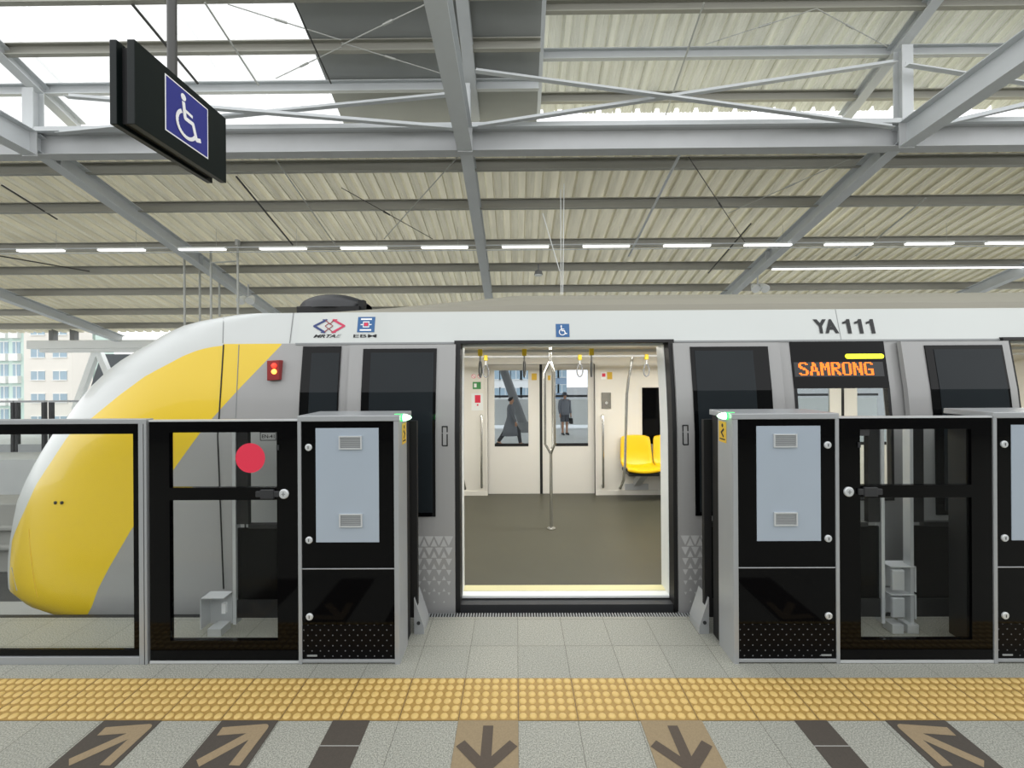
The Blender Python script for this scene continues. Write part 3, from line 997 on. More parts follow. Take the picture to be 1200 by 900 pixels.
# nose: plan outlines stacked by height, fitted to the photographed outline
SIL = [(362, 345), (366, 300), (371, 262), (376, 230), (382, 207), (390, 190), (400, 173), (411, 153), (423, 133), (438, 116), (453, 100), (471, 85), (490, 72), (510, 55), (533, 40), (557, 27),
       (582, 15), (620, 7), (660, 2), (687, 3), (697, 20), (706, 50), (716, 83), (726, 112), (760, 190)]


def xsil(y):
    if y <= SIL[0][0]:
        return SIL[0][1] + (SIL[0][0] - y) * 20
    for (a, xa), (b, xb) in zip(SIL, SIL[1:]):
        if y <= b:
            return xa + (xb - xa) * (y - a) / (b - a)
    return SIL[-1][1]


XE = -1.69
NT = 22
thetas = [math.pi / 2 * i / NT for i in range(NT + 1)]


def outline(z, xt, c, n=2.5):
    b = YC - Yf(z)
    pts = []
    for th in thetas:
        pts.append((xt + c * (1 - max(0, math.cos(th)) ** (2 / n)), YC - b * max(0, math.sin(th)) ** (2 / n)))
    return pts


zs = [-.45, -.38, -.3, -.24, -.2, -.16, -.12, -.06, .02, .12, .25, .4, .55, .7, .85, 1.0, 1.12, 1.24, 1.36, 1.46, 1.56, 1.65, 1.73, 1.8, 1.86, 1.92, 1.975, 2.02, 2.06, 2.1, 2.14, 2.17, 2.2, 2.215]
tips = []
for z in zs:
    Ys = 3.8
    c = 1.5 if z < 1.6 else 1.5 - .7 * (z - 1.6) / .615
    xt = -4
    for it in range(12):
        y = CY + (H - z) * F / Ys
        xs_ = xsil(y)
        if z > 2.1:
            xs_ = min(xs_, 318)
        tgt = (xs_ - 605 + .0058 * 0) / F
        lo, hi = -9., -1.7
        for _ in range(40):
            mid = (lo + hi) / 2
            q = min(((px / py), py) for px, py in outline(z, mid, c))
            if q[0] > tgt:
                hi = mid
            else:
                lo = mid
        xt = (lo + hi) / 2
        q = min(((px / py), py) for px, py in outline(z, xt, c))
        Ys = .5 * Ys + .5 * q[1]
    tips.append((z, min(xt, XE - c - .02), c))
# keep the roof-ward part monotone
rows = []
for z, xt, c in tips:
    near = outline(z, xt, c)
    loop = [(XE, Yf(z), z)]
    xs0 = near[-1][0]
    loop += [(XE + (xs0 - XE) * k / 8, Yf(z), z) for k in range(1, 8)]
    loop += [(px, py, z) for px, py in near[::-1]]
    loop += [(px, 2 * YC - py, z) for px, py in near[1:]]
    loop += [(xs0 + (XE - xs0) * k / 8, 2 * YC - Yf(z), z) for k in range(1, 9)]
    rows.append(loop)
mb = MB()
mb.grid(rows)
n = len(rows[0])
mb.f.append(tuple(range(n))[::-1]); mb.m.append(0)
k0 = (len(rows) - 1) * n
mb.f.append(tuple(range(k0, k0 + n))); mb.m.append(0)
tree = BVHTree.FromPolygons([Vector(v) for v in mb.v], mb.f)


def hit(x, y, off=0.):
    d = ray(x, y).normalized()
    loc, nrm, idx, dist = tree.ray_cast(CAM_O, d)
    if loc is None:
        return None
    return loc - d * off


def nose_material():
    m, nt, b, out = base_mat('train_nose_livery')
    geo = nt.nodes.new('ShaderNodeTexCoord')
    sx = nt.nodes.new('ShaderNodeSeparateXYZ')
    nt.links.new(geo.outputs['Object'], sx.inputs[0])
    ox, oy, oz = WLOC[train.name]
    X = mth(nt, 'ADD', sx.outputs['X'], ox)
    Yd = mth(nt, 'ABSOLUTE', sx.outputs['Y'])
    Z = mth(nt, 'ADD', sx.outputs['Z'], oz)

    def curve(pix):
        pts = sorted([(h.z, h.x) for h in (hit(*p) for p in pix) if h is not None])
        z0, z1, x0, x1 = -.5, 2.5, -7., 0.
        fc = nt.nodes.new('ShaderNodeFloatCurve')
        cv = fc.mapping.curves[0]
        q = [((z - z0) / (z1 - z0), (x - x0) / (x1 - x0)) for z, x in pts]
        q = [(0, q[0][1])] + q + [(1, q[-1][1])]
        while len(cv.points) < len(q):
            cv.points.new(.5, .5)
        for pnt, (a, c_) in zip(cv.points, q):
            pnt.location = (a, c_)
            pnt.handle_type = 'VECTOR'
        fc.mapping.update()
        zi = mth(nt, 'DIVIDE', mth(nt, 'SUBTRACT', Z, z0), z1 - z0)
        nt.links.new(zi, fc.inputs['Value'])
        return mth(nt, 'ADD', mth(nt, 'MULTIPLY', fc.outputs[0], x1 - x0), x0)
    band = curve([(262, 405), (245, 407), (230, 411), (215, 417), (200, 425), (170, 441), (140, 463), (105, 492), (84, 506), (62, 538), (43, 567), (29, 598), (14, 634), (6, 658), (5, 675)])
    diag = curve([(330, 404), (280, 456), (240, 500), (205, 548), (153, 622), (128, 665), (115, 690), (108, 710), (102, 722)])
    below = mth(nt, 'LESS_THAN', Z, 1.972)
    yel = mth(nt, 'MULTIPLY', mth(nt, 'MULTIPLY', mth(nt, 'GREATER_THAN', X, band), mth(nt, 'LESS_THAN', X, diag)), below)
    gry = mth(nt, 'MULTIPLY', mth(nt, 'GREATER_THAN', X, diag), below)
    ws = mth(nt, 'MULTIPLY', mth(nt, 'LESS_THAN', Yd, .7), mth(nt, 'MULTIPLY', mth(nt, 'GREATER_THAN', Z, .75), mth(nt, 'LESS_THAN', X, -2.6)))
    n_ = noise(nt, 2, 3)
    wcol = mixc(nt, n_.outputs['Fac'], lin('#c1c5c3'), lin('#cccfcd'))
    c1 = mixc(nt, yel, wcol, lin('#e6c425'))
    c2 = mixc(nt, gry, c1, lin('#9b9b9a'))
    c3 = mixc(nt, ws, c2, lin('#0b0c0e'))
    nt.links.new(c3, b.inputs['Base Color'])
    b.inputs['Roughness'].default_value = .32
    b.inputs['Coat Weight'].default_value = .3
    b.inputs['Coat Roughness'].default_value = .04
    return m


nose = mb.build('nose_shell', nose_material(), train, smooth=True)
# seams and small marks on the nose
def surf_line(pix, r, name, mat='ink'):
    pts = [h for h in (hit(x, y, .002) for x, y in pix) if h is not None]
    if len(pts) > 1:
        m_ = MB(); m_.tube(pts, r, 6); m_.build(name, mat, nose)
def lerp_pix(a, b, n=12):
    return [(a[0] + (b[0] - a[0]) * i / n, a[1] + (b[1] - a[1]) * i / n) for i in range(n + 1)]
surf_line(lerp_pix((262, 404), (256, 500), 14) + lerp_pix((255, 510), (262, 690), 14), .005, 'panel_seam')
surf_line(lerp_pix((280, 404), (276, 490), 12), .003, 'panel_seam', 'grey_print')
surf_line(lerp_pix((262, 373), (261, 402), 6), .003, 'panel_seam', 'grey_print')
surf_line(lerp_pix((286, 500), (287, 600), 10) + lerp_pix((287, 605), (291, 700), 8), .006, 'panel_seam')
surf_line([(10, 600), (10, 640), (14, 665), (20, 692)], .004, 'panel_seam', 'grey_print')
surf_line([(34, 620), (36, 650), (40, 680), (44, 700)], .003, 'panel_seam', 'sticker_yellow')
for x in (65.5, 73):
    h = hit(x, 589)
    if h is not None:
        mb = MB(); mb.cyl(h + Vector((.004, .01, 0)), h + Vector((-.004, -.008, 0)), .012, 12); mb.build('jack_socket', 'dark_grey', nose)

# marker light
t2 = sub('marker_light', train, P(324, 434, 3.32))
a, b = P(317, 446, 3.33), P(331, 422, 3.33)
yy = 3.33
mb = MB(); mb.prism([(a.x, a.z), (b.x, a.z + .005), (b.x, b.z), (a.x, b.z - .005)], lambda p, q, d: (p, d, q), yy - .05, yy + .03); mb.build('lamp_housing', 'red_dark', t2, bevel=.005)
xc = (a.x + b.x) / 2 + .01
for zz, mt in ((.035, 'lamp_red'), (-.01, 'lamp_orange')):
    zc = (a.z + b.z) / 2 + zz
    mb = MB(); mb.tube([(xc, yy - .05, zc), (xc, yy - .062, zc), (xc, yy - .066, zc)], [.02, .016, .004], 14); mb.build('lamp_lens', mt, t2, smooth=True)


def side_panel(mb, X0, X1, z0, z1, off0, off1, mi=0):
    zz = sorted({z0, z1} | {p[0] for p in PROF if z0 < p[0] < z1})
    f = [(Yf(z) + off0, z) for z in zz]
    bk = [(Yf(z) + off1, z) for z in zz]
    poly = f + bk[::-1]
    n = len(poly)
    v = [(X0, y, z) for y, z in poly] + [(X1, y, z) for y, z in poly]
    fs = [(i, (i + 1) % n, n + (i + 1) % n, n + i) for i in range(n)]
    m_ = len(zz)
    for i in range(m_ - 1):                                     # end caps as quads
        fs.append((i, i + 1, n - 2 - i, n - 1 - i))
        fs.append(tuple(n + j for j in (i + 1, i, n - 1 - i, n - 2 - i)))
    mb.add(v, fs, mi)


sx = lambda x, Y=3.32: PX(x, Y)
DL, DR = sx(540, 3.33), sx(783, 3.33)                                # doorway
PITCH = 4.15
D2L, D2R = DL + PITCH - .02, DR + PITCH
WL_, WR_ = sx(928.5), sx(1039.5)                                    # display window
XEND = 6.4
zlow = -.45
for a, b, zt4 in ((XE, DL - .045, 1.975), (DR + .045, WL_, 1.975), (WL_, WR_, .78), (WR_, D2L - .045, 1.975), (D2R + .045, XEND, 1.975)):
    mb = MB(); side_panel(mb, a, b, zlow, zt4, 0, .06); mb.build('side_wall', 'body', train, smooth=True)
for a, b in ((DL, DR), (D2L, D2R)):
    mb = MB(); side_panel(mb, a - .045, b + .045, zlow, .0, .01, .07); mb.build('door_sill', 'sill', train)
mb = MB(); side_panel(mb, XE, XEND, 1.975, 2.215, -.004, .06)
bandp = mb.build('roof_band', 'band', train, smooth=True)
for x in (343, 981):
    mb = MB(); X = PX(x, 3.4); side_panel(mb, X - .002, X + .002, 1.976, 2.214, -.006, .0); mb.build('band_seam', 'grey_print', bandp)
mb = MB(); side_panel(mb, XE, XEND, 1.962, 1.976, -.007, .0); mb.build('band_edge', 'grey_print', bandp)

# roof
RP = [(3.42, 2.215), (3.46, 2.225), (3.47, 2.27), (3.58, 2.33), (3.75, 2.385), (3.97, 2.43), (4.3, 2.455), (4.85, 2.465)]
RP = RP + [(2 * YC - y, z) for y, z in RP[-2::-1]]
xsr = [XE, -1.55, -1.4, -1.2, -1.0, -.8, -.6, -.4, -.2, 0, .3, 2, 4, XEND]
rows = []
for X in xsr:
    g = min(1, max(0, (X + 1.75) / 1.75)) ** .8
    rows.append([(X, y, 2.213 + (z - 2.213) * max(.12, g)) for y, z in RP])
mb = MB(); mb.grid(rows)
mb.f.append(tuple(range(len(RP)))); mb.m.append(0)
k0 = (len(rows) - 1) * len(RP)
mb.f.append(tuple(range(k0, k0 + len(RP)))[::-1]); mb.m.append(0)
mb.build('roof_shell', 'roof_beige', train, smooth=True)
# roof pod
pod = sub('roof_pod', train, (P(385, 360, 3.85).x, 3.85, 2.2))
a, b = PX(346, 3.68), PX(425, 3.68)
zb, ztop = P(385, 361, 3.7).z, P(385, 346, 3.85).z
mb = MB()
rows = []
for i in range(13):
    s = i / 12
    X = a + (b - a) * s
    hgt = (ztop - zb) * max(.02, math.sin(math.pi * (s * .92 + .05)) ** .45)
    wd = .24 * max(.1, math.sin(math.pi * (s * .94 + .03)) ** .4)
    rows.append([(X, 3.85 - wd * math.cos(math.pi * k / 12), zb + hgt * math.sin(math.pi * k / 12) ** .7) for k in range(13)])
mb.grid(rows); mb.build('pod_cover', 'dark_grey', pod, smooth=True)
mb = MB(); mb.box(a + .04, b - .01, 3.63, 4.1, 2.205, zb + .005); mb.box(b - .03, b + .02, 3.66, 3.72, 2.22, zb + .06); mb.box(a - .06, b - .2, 3.56, 3.6, 2.2, 2.225, 1); mb.build('pod_base', ['black_matt', 'white'], pod)

# cab window
def px_panel(name, x0, x1, y0, y1, off, th, mat, parent, Yr=3.3, bevel=0.):
    X0, X1 = PX(x0, Yr), PX(x1, Yr)
    z1, z0 = P(605, y0, Yr).z, P(605, y1, Yr).z
    mb = MB(); side_panel(mb, X0, X1, z0, z1, off - th, off)
    return mb.build(name, mat, parent, bevel=bevel)
cw = px_panel('cab_window', 352, 397, 404, 640, 0, .012, 'window_black', train)
px_panel('window_glass', 363, 396, 412, 630, -.012, .003, 'glass_pane', cw)


# door leaves slid outside the body
def leaf(Xa, Xb, wx0, wx1, slot, left):
    lf = sub('door_leaf', train, ((Xa + Xb) / 2, 3.3, 0))
    mb = MB(); side_panel(mb, Xa, Xb, -.04, 1.955, -.05, -.012); mb.build('leaf_panel', 'body', lf, smooth=True)
    mb = MB(); side_panel(mb, wx0, wx1, .69, 1.925, -.058, -.049); mb.build('window_surround', 'window_black', lf)
    w = wx1 - wx0
    g0, g1 = (wx0 + .06, wx1 - .02) if left else (wx0 + .03, wx1 - .2 * w)
    mb = MB(); side_panel(mb, g0, g1, .72, 1.895, -.061, -.057); mb.build('window_glass', 'glass_pane', lf)
    mb = MB()
    xs_, zs_ = PX(slot, 3.25), P(605, 510, 3.25).z
    mb.flats(stroke([(xs_ - .018, zs_ - .07), (xs_ + .018, zs_ - .07), (xs_ + .018, zs_ + .07), (xs_ - .018, zs_ + .07), (xs_ - .018, zs_ - .07)], .009), lambda a, b: (a, Yf(b) - .0525, b), (0, -.0001, 0))
    mb.build('handle_slot', 'ink', lf)
    # triangle print fading out by size towards the floor
    mb = MB()
    ztop = .545
    ia, ib = (Xb - .37, Xb - .01) if left else (Xa + .01, Xa + .37)
    nn = 5
    step = (ib - ia) / nn
    for r_ in range(6):
        k = 1 - r_ * .14
        zc = ztop - r_ * .082
        for i in range(nn):
            xc_ = ia + (i + .5) * step
            s = step * .46 * k
            mb.flat([(xc_ - s, zc), (xc_ + s, zc), (xc_, zc - .07 * k)], lambda a, b: (a, Yf(b) - .0515, b))
            if i < nn - 1:
                xm = xc_ + step / 2
                mb.flat([(xm - s * .75, zc - .075), (xm + s * .75, zc - .075), (xm, zc - .075 + .055 * k)], lambda a, b: (a, Yf(b) - .0515, b))
    mb.build('triangle_pattern', 'pattern', lf)
    return lf


leaf(sx(411), DL - .035, sx(424, 3.26), sx(511, 3.26), 521.5, True)
leaf(DR + .03, sx(912), sx(811, 3.26), sx(903, 3.26), 801, False)
leaf(sx(411) + PITCH - .02, D2L - .035, sx(424, 3.26) + PITCH + .04, sx(511, 3.26) + PITCH + .06, 521.5 + (PITCH) * 515 / 3.25, True)
# rubber door seals and jambs
for a, b in ((DL, DR), (D2L, D2R)):
    mb = MB()
    side_panel(mb, a - .048, a, -.02, 1.985, -.03, .09); side_panel(mb, b, b + .045, -.02, 1.985, -.03, .09); side_panel(mb, a, b, 1.962, 1.985, -.03, .09)
    mb.build('door_seal', 'black_matt', train)
    mb = MB()
    side_panel(mb, a - .048, a + .004, .03, 1.95, .09, .2); side_panel(mb, b - .004, b + .045, .03, 1.95, .07, .24); side_panel(mb, a, b, 1.945, 1.975, .09, .3)
    mb.build('door_jamb', 'white', train)
    mb = MB(); mb.box(a, b, 3.325, 3.40, .03, .052, 0); mb.box(a, b, 3.40, 3.49, 0, .054, 1); mb.build('door_threshold', ['white', 'thresh'], train, bevel=.006)
    mb = MB(); mb.box(a, b, 3.25, 3.33, -.06, .024); mb.build('threshold_step', 'sill', train)

# interior shell
YI = 6.03
zi = lambda y: 1.75 - (y - 435) * YI / F
xi = lambda x: PX(x, YI)
mb = MB(); mb.box(XE + .1, XEND, 3.36, YI + .3, -.04, .05); mb.build('cabin_floor', 'tfloor', train)
mb = MB(); mb.box(XE + .1, XEND, 3.44, YI + .3, 2.06, 2.12); mb.build('cabin_ceiling', 'cream', train)
mb = MB(); mb.box(XE + .05, XE + .1, 3.4, YI + .3, 0, 2.1); mb.build('cabin_bulkhead', 'cream', train)
mb = MB(); mb.box(XEND, XEND + .05, 3.3, 6.4, -.45, 2.3); mb.build('cabin_bulkhead', 'cream', train)
for yy in (4.72,):
    mb = MB(); mb.box(XE + .5, XEND - .3, yy - .16, yy + .16, 2.035, 2.06); mb.build('ceiling_light', 'ceil_lamp', train)
# far wall with door openings and windows
doors = [(xi(571), xi(697)), (xi(571) + PITCH, xi(697) + PITCH)]
zd = zi(427)
wzt, wzb = zi(455), zi(521)
win = [(xi(752), xi(571) + PITCH - .55)]
mb = MB()
def wallbox(a, b, z0, z1):
    mb.box(a, b, YI, YI + .05, z0, z1)
wallbox(XE + .1, doors[0][0], .05, 2.06)
wallbox(doors[0][0], doors[0][1], zd, 2.06)
wallbox(doors[0][1], win[0][0], .05, 2.06)
wallbox(win[0][0], win[0][1], .05, wzb); wallbox(win[0][0], win[0][1], wzt, 2.06)
wallbox(win[0][1], doors[1][0], .05, 2.06)
wallbox(doors[1][0], doors[1][1], zd, 2.06)
wallbox(doors[1][1], XEND, .05, 2.06)
for a, b in ((XE + .1, doors[0][0]), (doors[0][1], doors[1][0]), (doors[1][1], XEND)):
    mb.box(a, b, YI - .02, YI, .05, .11)
mb.build('far_wall', 'cream', train)
mb = MB()
for X in (XE + .1,):
    mb.box(X, XEND, 6.36, 6.42, -.45, .05); mb.box(X, XEND, 6.3, 6.4, 1.97, 2.215)
mb.build('far_skirt', 'body', train)
for a, b in win:
    mb = MB(); mb.box(a, b, YI + .01, YI + .02, wzb, wzt); w_ = mb.build('cabin_window', 'window_black', train)
    mb = MB(); mb.box(a - .02, b + .02, YI - .008, YI, wzt, wzt + .02); mb.box(a - .02, b + .02, YI - .008, YI, wzb - .02, wzb); mb.box(a - .02, a, YI - .008, YI, wzb, wzt); mb.box(b, b + .02, YI - .008, YI, wzb, wzt); mb.build('window_trim', 'cream_dark', w_)
for a, b in doors:
    m_ = (a + b) / 2
    for (p, q, w0, w1) in ((a, m_ - .018, xi(579) - xi(571), xi(619) - xi(571)), (m_ + .018, b, xi(651) - xi(571), xi(689.5) - xi(571))):
        lf = sub('far_door_leaf', train, ((p + q) / 2, YI + .06, .06))
        w0 += a; w1 += a
        zt_, zb_ = zi(434), zi(524)
        mb = MB(); mb.box(p, w0, YI + .05, YI + .08, .055, zd); mb.box(w1, q, YI + .05, YI + .08, .055, zd); mb.box(w0, w1, YI + .05, YI + .08, zt_, zd); mb.box(w0, w1, YI + .05, YI + .08, .055, zb_)
        mb.build('leaf_panel', 'cream_dark', lf)
        mb = MB(); mb.box(w0, w1, YI + .06, YI + .066, zb_ + .04, zt_); mb.build('leaf_window', 'glass_tint', lf)
        mb = MB(); mb.box(w0, w1, YI + .055, YI + .07, zb_, zb_ + .04); mb.build('window_gasket', 'black_matt', lf)
    mb = MB(); mb.box(m_ - .018, m_ + .018, YI + .045, YI + .085, .055, zd); mb.build('door_gasket', 'black_matt', train)
    mb = MB(); mb.box(a - .03, a, YI - .015, YI + .05, .05, zd + .03); mb.box(b, b + .03, YI - .015, YI + .05, .05, zd + .03); mb.box(a, b, YI - .015, YI + .05, zd, zd + .03); mb.build('door_surround', 'cream_dark', train)


def wall_sticker(x0, x1, y0, y1, mat, name, Y=None, off=.002):
    Yq = (YI if Y is None else Y) - off
    a, b = P(x0, y1, Yq), P(x1, y0, Yq)
    mb = MB(); mb.box(a.x, b.x, Yq, Yq + .0015, a.z, b.z)
    return mb.build(name, mat, train)


wall_sticker(552.5, 566, 461, 481, 'white', 'alarm_plate', off=.004)
wall_sticker(556.5, 563, 463, 472, 'red', 'alarm_sticker', off=.006)
mb = MB(); c = P(559.8, 474.5, YI); mb.cyl((c.x, YI - .008, c.z), (c.x, YI - .004, c.z), .012, 12); mb.build('alarm_button', 'red', train)
gs = wall_sticker(554, 563.5, 447.5, 456, 'green', 'exit_sticker')
wall_sticker(555.5, 558.5, 449.5, 454, 'white_print', 'exit_print', off=.004)
for x in (555, 562):
    c = P(x, 441, YI)
    mb = MB()
    for i in range(16):
        pass
    mb.cyl((c.x, YI - .003, c.z), (c.x, YI - .001, c.z), .03, 18); s_ = mb.build('round_sticker', 'white_print', train)
    mb = MB(); ring = [(c.x + .026 * math.cos(2 * math.pi * i / 18), YI - .004, c.z + .026 * math.sin(2 * math.pi * i / 18)) for i in range(18)]
    mb.tube(ring, .003, 5, closed=True); mb.cyl((c.x - .018, YI - .004, c.z + .018), (c.x + .018, YI - .004, c.z - .018), .003, 5); mb.build('ban_ring', 'red', s_)
wall_sticker(623, 629, 437.5, 445.5, 'sticker_yellow', 'door_sticker', Y=YI + .05)
wall_sticker(642, 645, 440, 445.5, 'sticker_yellow', 'door_sticker', Y=YI + .05)
wall_sticker(704.5, 710.5, 436, 444.5, 'white_print', 'notice_sticker')
wall_sticker(705.5, 709.5, 437.5, 441.5, 'red', 'notice_sticker', off=.004)
wall_sticker(711.5, 717.5, 436, 444.5, 'sticker_yellow', 'notice_sticker')
wall_sticker(705, 716, 460, 479, 'chrome', 'equipment_cover', off=.012)
c = P(710.5, 472, YI)
mb = MB(); mb.cyl((c.x, YI - .02, c.z), (c.x, YI - .012, c.z), .018, 14); mb.build('cover_key', 'alu_light', train)


def rail(pts, r, name='grab_rail', mat='chrome'):
    mb = MB(); mb.tube(pts, r, 10); return mb.build(name, mat, train, smooth=True)


for x in (564, 706.5):
    a, b = P(x, 486, YI - .06), P(x, 572, YI - .06)
    rail([(a.x, YI, a.z - .02), (a.x, YI - .05, a.z - .01), (a.x, YI - .06, a.z - .03), (a.x, YI - .06, b.z + .03), (a.x, YI - .05, b.z + .01), (a.x, YI, b.z + .02)], .016)
Yw = 5.55
rail([P(741, 418, Yw), P(739, 432, Yw), P(736.5, 445, Yw), P(734.5, 462, Yw), P(733.5, 500, Yw), P(732.5, 545, Yw), P(731, 562, Yw), P(727, 572, Yw + .1), P(726, 572, YI)], .017)
rail([P(541, 500, 5.4), P(541, 540, 5.4), P(542, 560, 5.4), P(545, 573, 5.5)], .017)
Yr1, Yr2 = 4.2, 5.3
zr1, zr2 = P(605, 411.5, Yr1).z, P(605, 418, Yr2).z
rail([(XE + .2, Yr1, zr1), (XEND - .1, Yr1, zr1)], .014, 'overhead_rail', 'steel')
rail([(XE + .2, Yr2, zr2), (XEND - .1, Yr2, zr2)], .014, 'overhead_rail', 'steel')


def strap(x, Y, z, edge):
    s = sub('hand_strap', train, (x, Y, z))
    mb = MB(); mb.box(x - .022, x + .022, Y - .025, Y + .025, z - .045, z + .02); mb.build('strap_bracket', 'yellow', s, bevel=.006)
    mb = MB()
    loop = [(math.sin(t_) * .036, -.17 - .075 * math.cos(t_)) for t_ in [2 * math.pi * i / 16 for i in range(16)]]
    loop = [(a * (1 if b < -.15 else .8), b) for a, b in loop]
    pts = [((x + a, Y, z + b) if not edge else (x + a * .25, Y + a, z + b)) for a, b in loop]
    mb.tube(pts, .009, 8, closed=True); mb.build('strap_loop', 'steel_dark', s, smooth=True)
    mb = MB(); mb.box(x - .008, x + .008, Y - .012, Y + .012, z - .1, z - .04); mb.build('strap_web', 'steel', s)


for x in (563, 614.5, 693):
    strap(PX(x, Yr1), Yr1, zr1, True)
for x in (569.5, 679.5, 757.5):
    strap(PX(x, Yr2), Yr2, zr2, False)
for x in (1.0, 1.6):
    strap(DL + PITCH + x * .2, Yr1, zr1, True)
# grab pole with three bowed branches
Yp = 4.73
xp = PX(645, Yp)
zt_, zb_ = P(605, 431, Yp).z, P(605, 527, Yp).z
pole = sub('grab_pole', train, (xp, Yp, .05))
mb = MB(); mb.cyl((xp, Yp, .05), (xp, Yp, zb_ - .04), .017, 12); mb.build('lower_tube', 'chrome', pole, smooth=True)
mb = MB(); mb.cyl((xp, Yp, zt_ + .06), (xp, Yp, 2.06), .017, 12); mb.build('upper_tube', 'chrome', pole, smooth=True)
for k in range(3):
    an = math.radians(90 + 120 * k - 25)
    dx, dy = .062 * math.cos(an), .062 * math.sin(an)
    mb = MB(); mb.tube([(xp, Yp, zb_ - .05), (xp + dx * .4, Yp + dy * .4, zb_), (xp + dx, Yp + dy, zb_ + .06), (xp + dx, Yp + dy, zt_ - .06), (xp + dx * .4, Yp + dy * .4, zt_ + .02), (xp, Yp, zt_ + .07)], .014, 10)
    mb.build('pole_branch', 'chrome', pole, smooth=True)
mb = MB(); mb.tube([(xp, Yp, .05), (xp, Yp, .062), (xp, Yp, .075)], [.045, .045, .02], 18); mb.build('pole_foot', 'chrome', pole, smooth=True)

# seats
def seat(x0, w, Yb):
    s = sub('seat', train, (x0 + w / 2, Yb - .25, .05))
    rows = []
    # side profile of one continuous shell: front lip, pan, curve, backrest
    pr = [(-.47, .455), (-.46, .485), (-.42, .495), (-.3, .478), (-.18, .47), (-.1, .49), (-.05, .56), (-.03, .68), (-.015, .8), (0, .86), (.02, .872)]
    for k in range(9):
        s_ = k / 8 * 2 - 1
        r_ = []
        for i, (dy, z) in enumerate(pr):
            hw = w / 2 * (.98 if i < 7 else .98 - .12 * (i - 6) / 4)
            dish = .03 * (s_ * s_)
            r_.append((x0 + w / 2 + s_ * hw, Yb + dy - (dish if i > 5 else 0) , z + (dish if i <= 6 else 0) - (.02 * s_ ** 4 if i > 8 else 0)))
        rows.append(r_)
    mb = MB(); mb.grid(rows)
    o = mb.build('seat_shell', 'seat', s, smooth=True)
    so = o.modifiers.new('solid', 'SOLIDIFY'); so.thickness = .018
    mb = MB(); mb.box(x0 + .02, x0 + w - .02, Yb - .44, Yb - .06, .41, .45); mb.build('seat_frame', 'dark_grey', s, bevel=.01)
    return s
sx0 = PX(733.5, 5.6)
for i in range(5):
    seat(sx0 + i * .44, .43, YI - .03)
for i, xx in enumerate((sx0 + .2, sx0 + 1.5)):
    mb = MB(); mb.prism([(YI, .16), (YI, .26), (YI - .3, .42), (YI - .36, .42), (YI - .36, .38)], lambda a, b, d: (d, a, b), xx, xx + .09)
    mb.box(xx - .12, xx + .2, YI - .02, YI, .12, .2); mb.build('seat_bracket', 'steel', train)
wall_sticker(777.5, 781.5, 461, 474, 'sticker_yellow', 'jamb_sticker', Y=3.6, off=0)

# destination display window
dw = sub('display_window', train, ((WL_ + WR_) / 2, 3.32, .78))
zs0 = P(605, 457, 3.32).z
mb = MB(); side_panel(mb, WL_, WR_, zs0, 1.975, -.006, .02); mb.build('display_panel', 'black', dw)
mb = MB(); side_panel(mb, WL_ + .02, WR_ - .02, .8, zs0, -.004, .002); mb.build('window_glass', 'glass', dw)
mb = MB(); side_panel(mb, WL_, WL_ + .02, .78, zs0, -.006, .03); side_panel(mb, WR_ - .02, WR_, .78, zs0, -.006, .03); side_panel(mb, WL_ + .02, WR_ - .02, .78, .8, -.006, .03); mb.build('window_gasket', 'black_matt', dw)
def on_side(off):
    return lambda a, b: (a, Yf(b) - off, b)
Yd_ = 3.335
a, b = P(929, 441.5, Yd_), P(1033, 424, Yd_)
mb = MB(); side_panel(mb, a.x, b.x, a.z, b.z, -.008, -.005); mb.build('matrix_screen', 'dark_grey', dw)
GL = {'S': ['.#####.', '##...##', '##.....', '###....', '.####..', '...###.', '.....##', '.....##', '##...##', '.#####.'],
      'A': ['..##...', '..###..', '..###..', '.##.#..', '.##.##.', '.##.##.', '.#####.', '##...##', '##...##', '##...##'],
      'M': ['##...##', '###.###', '###.###', '#######', '##.#.##', '##.#.##', '##...##', '##...##', '##...##', '##...##'],
      'R': ['######.', '##..###', '##...##', '##...##', '######.', '####...', '##.##..', '##..##.', '##..###', '##...##'],
      'O': ['.#####.', '##...##', '##...##', '##...##', '##...##', '##...##', '##...##', '##...##', '##...##', '.#####.'],
      'N': ['##...##', '###..##', '###..##', '####.##', '##.#.##', '##.####', '##..###', '##..###', '##...##', '##...##'],
      'G': ['.#####.', '##...##', '##.....', '##.....', '##.....', '##.####', '##...##', '##...##', '##...##', '.######']}
a, b = P(934, 440, Yd_), P(1021, 424.3, Yd_)
cw_, ch_ = (b.x - a.x) / (7 * 8 - 1), (b.z - a.z) / 10
mb = MB()
for i, chx in enumerate('SAMRONG'):
    for r_, row in enumerate(GL[chx]):
        for c_, q in enumerate(row):
            if q == '#':
                x0_ = a.x + (i * 8 + c_) * cw_; z1_ = b.z - r_ * ch_
                mb.flat([(x0_ + cw_ * .03, z1_ - ch_ * .93), (x0_ + cw_ * .97, z1_ - ch_ * .93), (x0_ + cw_ * .97, z1_ - ch_ * .07), (x0_ + cw_ * .03, z1_ - ch_ * .07)], on_side(.0095))
mb.build('destination_text', 'led', dw)
a, b = P(990, 420.5, Yd_), P(1035, 414.5, Yd_)
r_ = (b.z - a.z) / 2
pl = [(a.x + r_ + r_ * math.cos(t_), (a.z + b.z) / 2 + r_ * math.sin(t_)) for t_ in [math.pi / 2 + math.pi * i / 8 for i in range(9)]] + [(b.x - r_ + r_ * math.cos(t_), (a.z + b.z) / 2 + r_ * math.sin(t_)) for t_ in [-math.pi / 2 + math.pi * i / 8 for i in range(9)]]
mb = MB(); mb.prism(pl, lambda p, q, d: (p, Yf(q) - d, q), .004, .012); mb.build('status_lamp', 'led_yellow', dw)

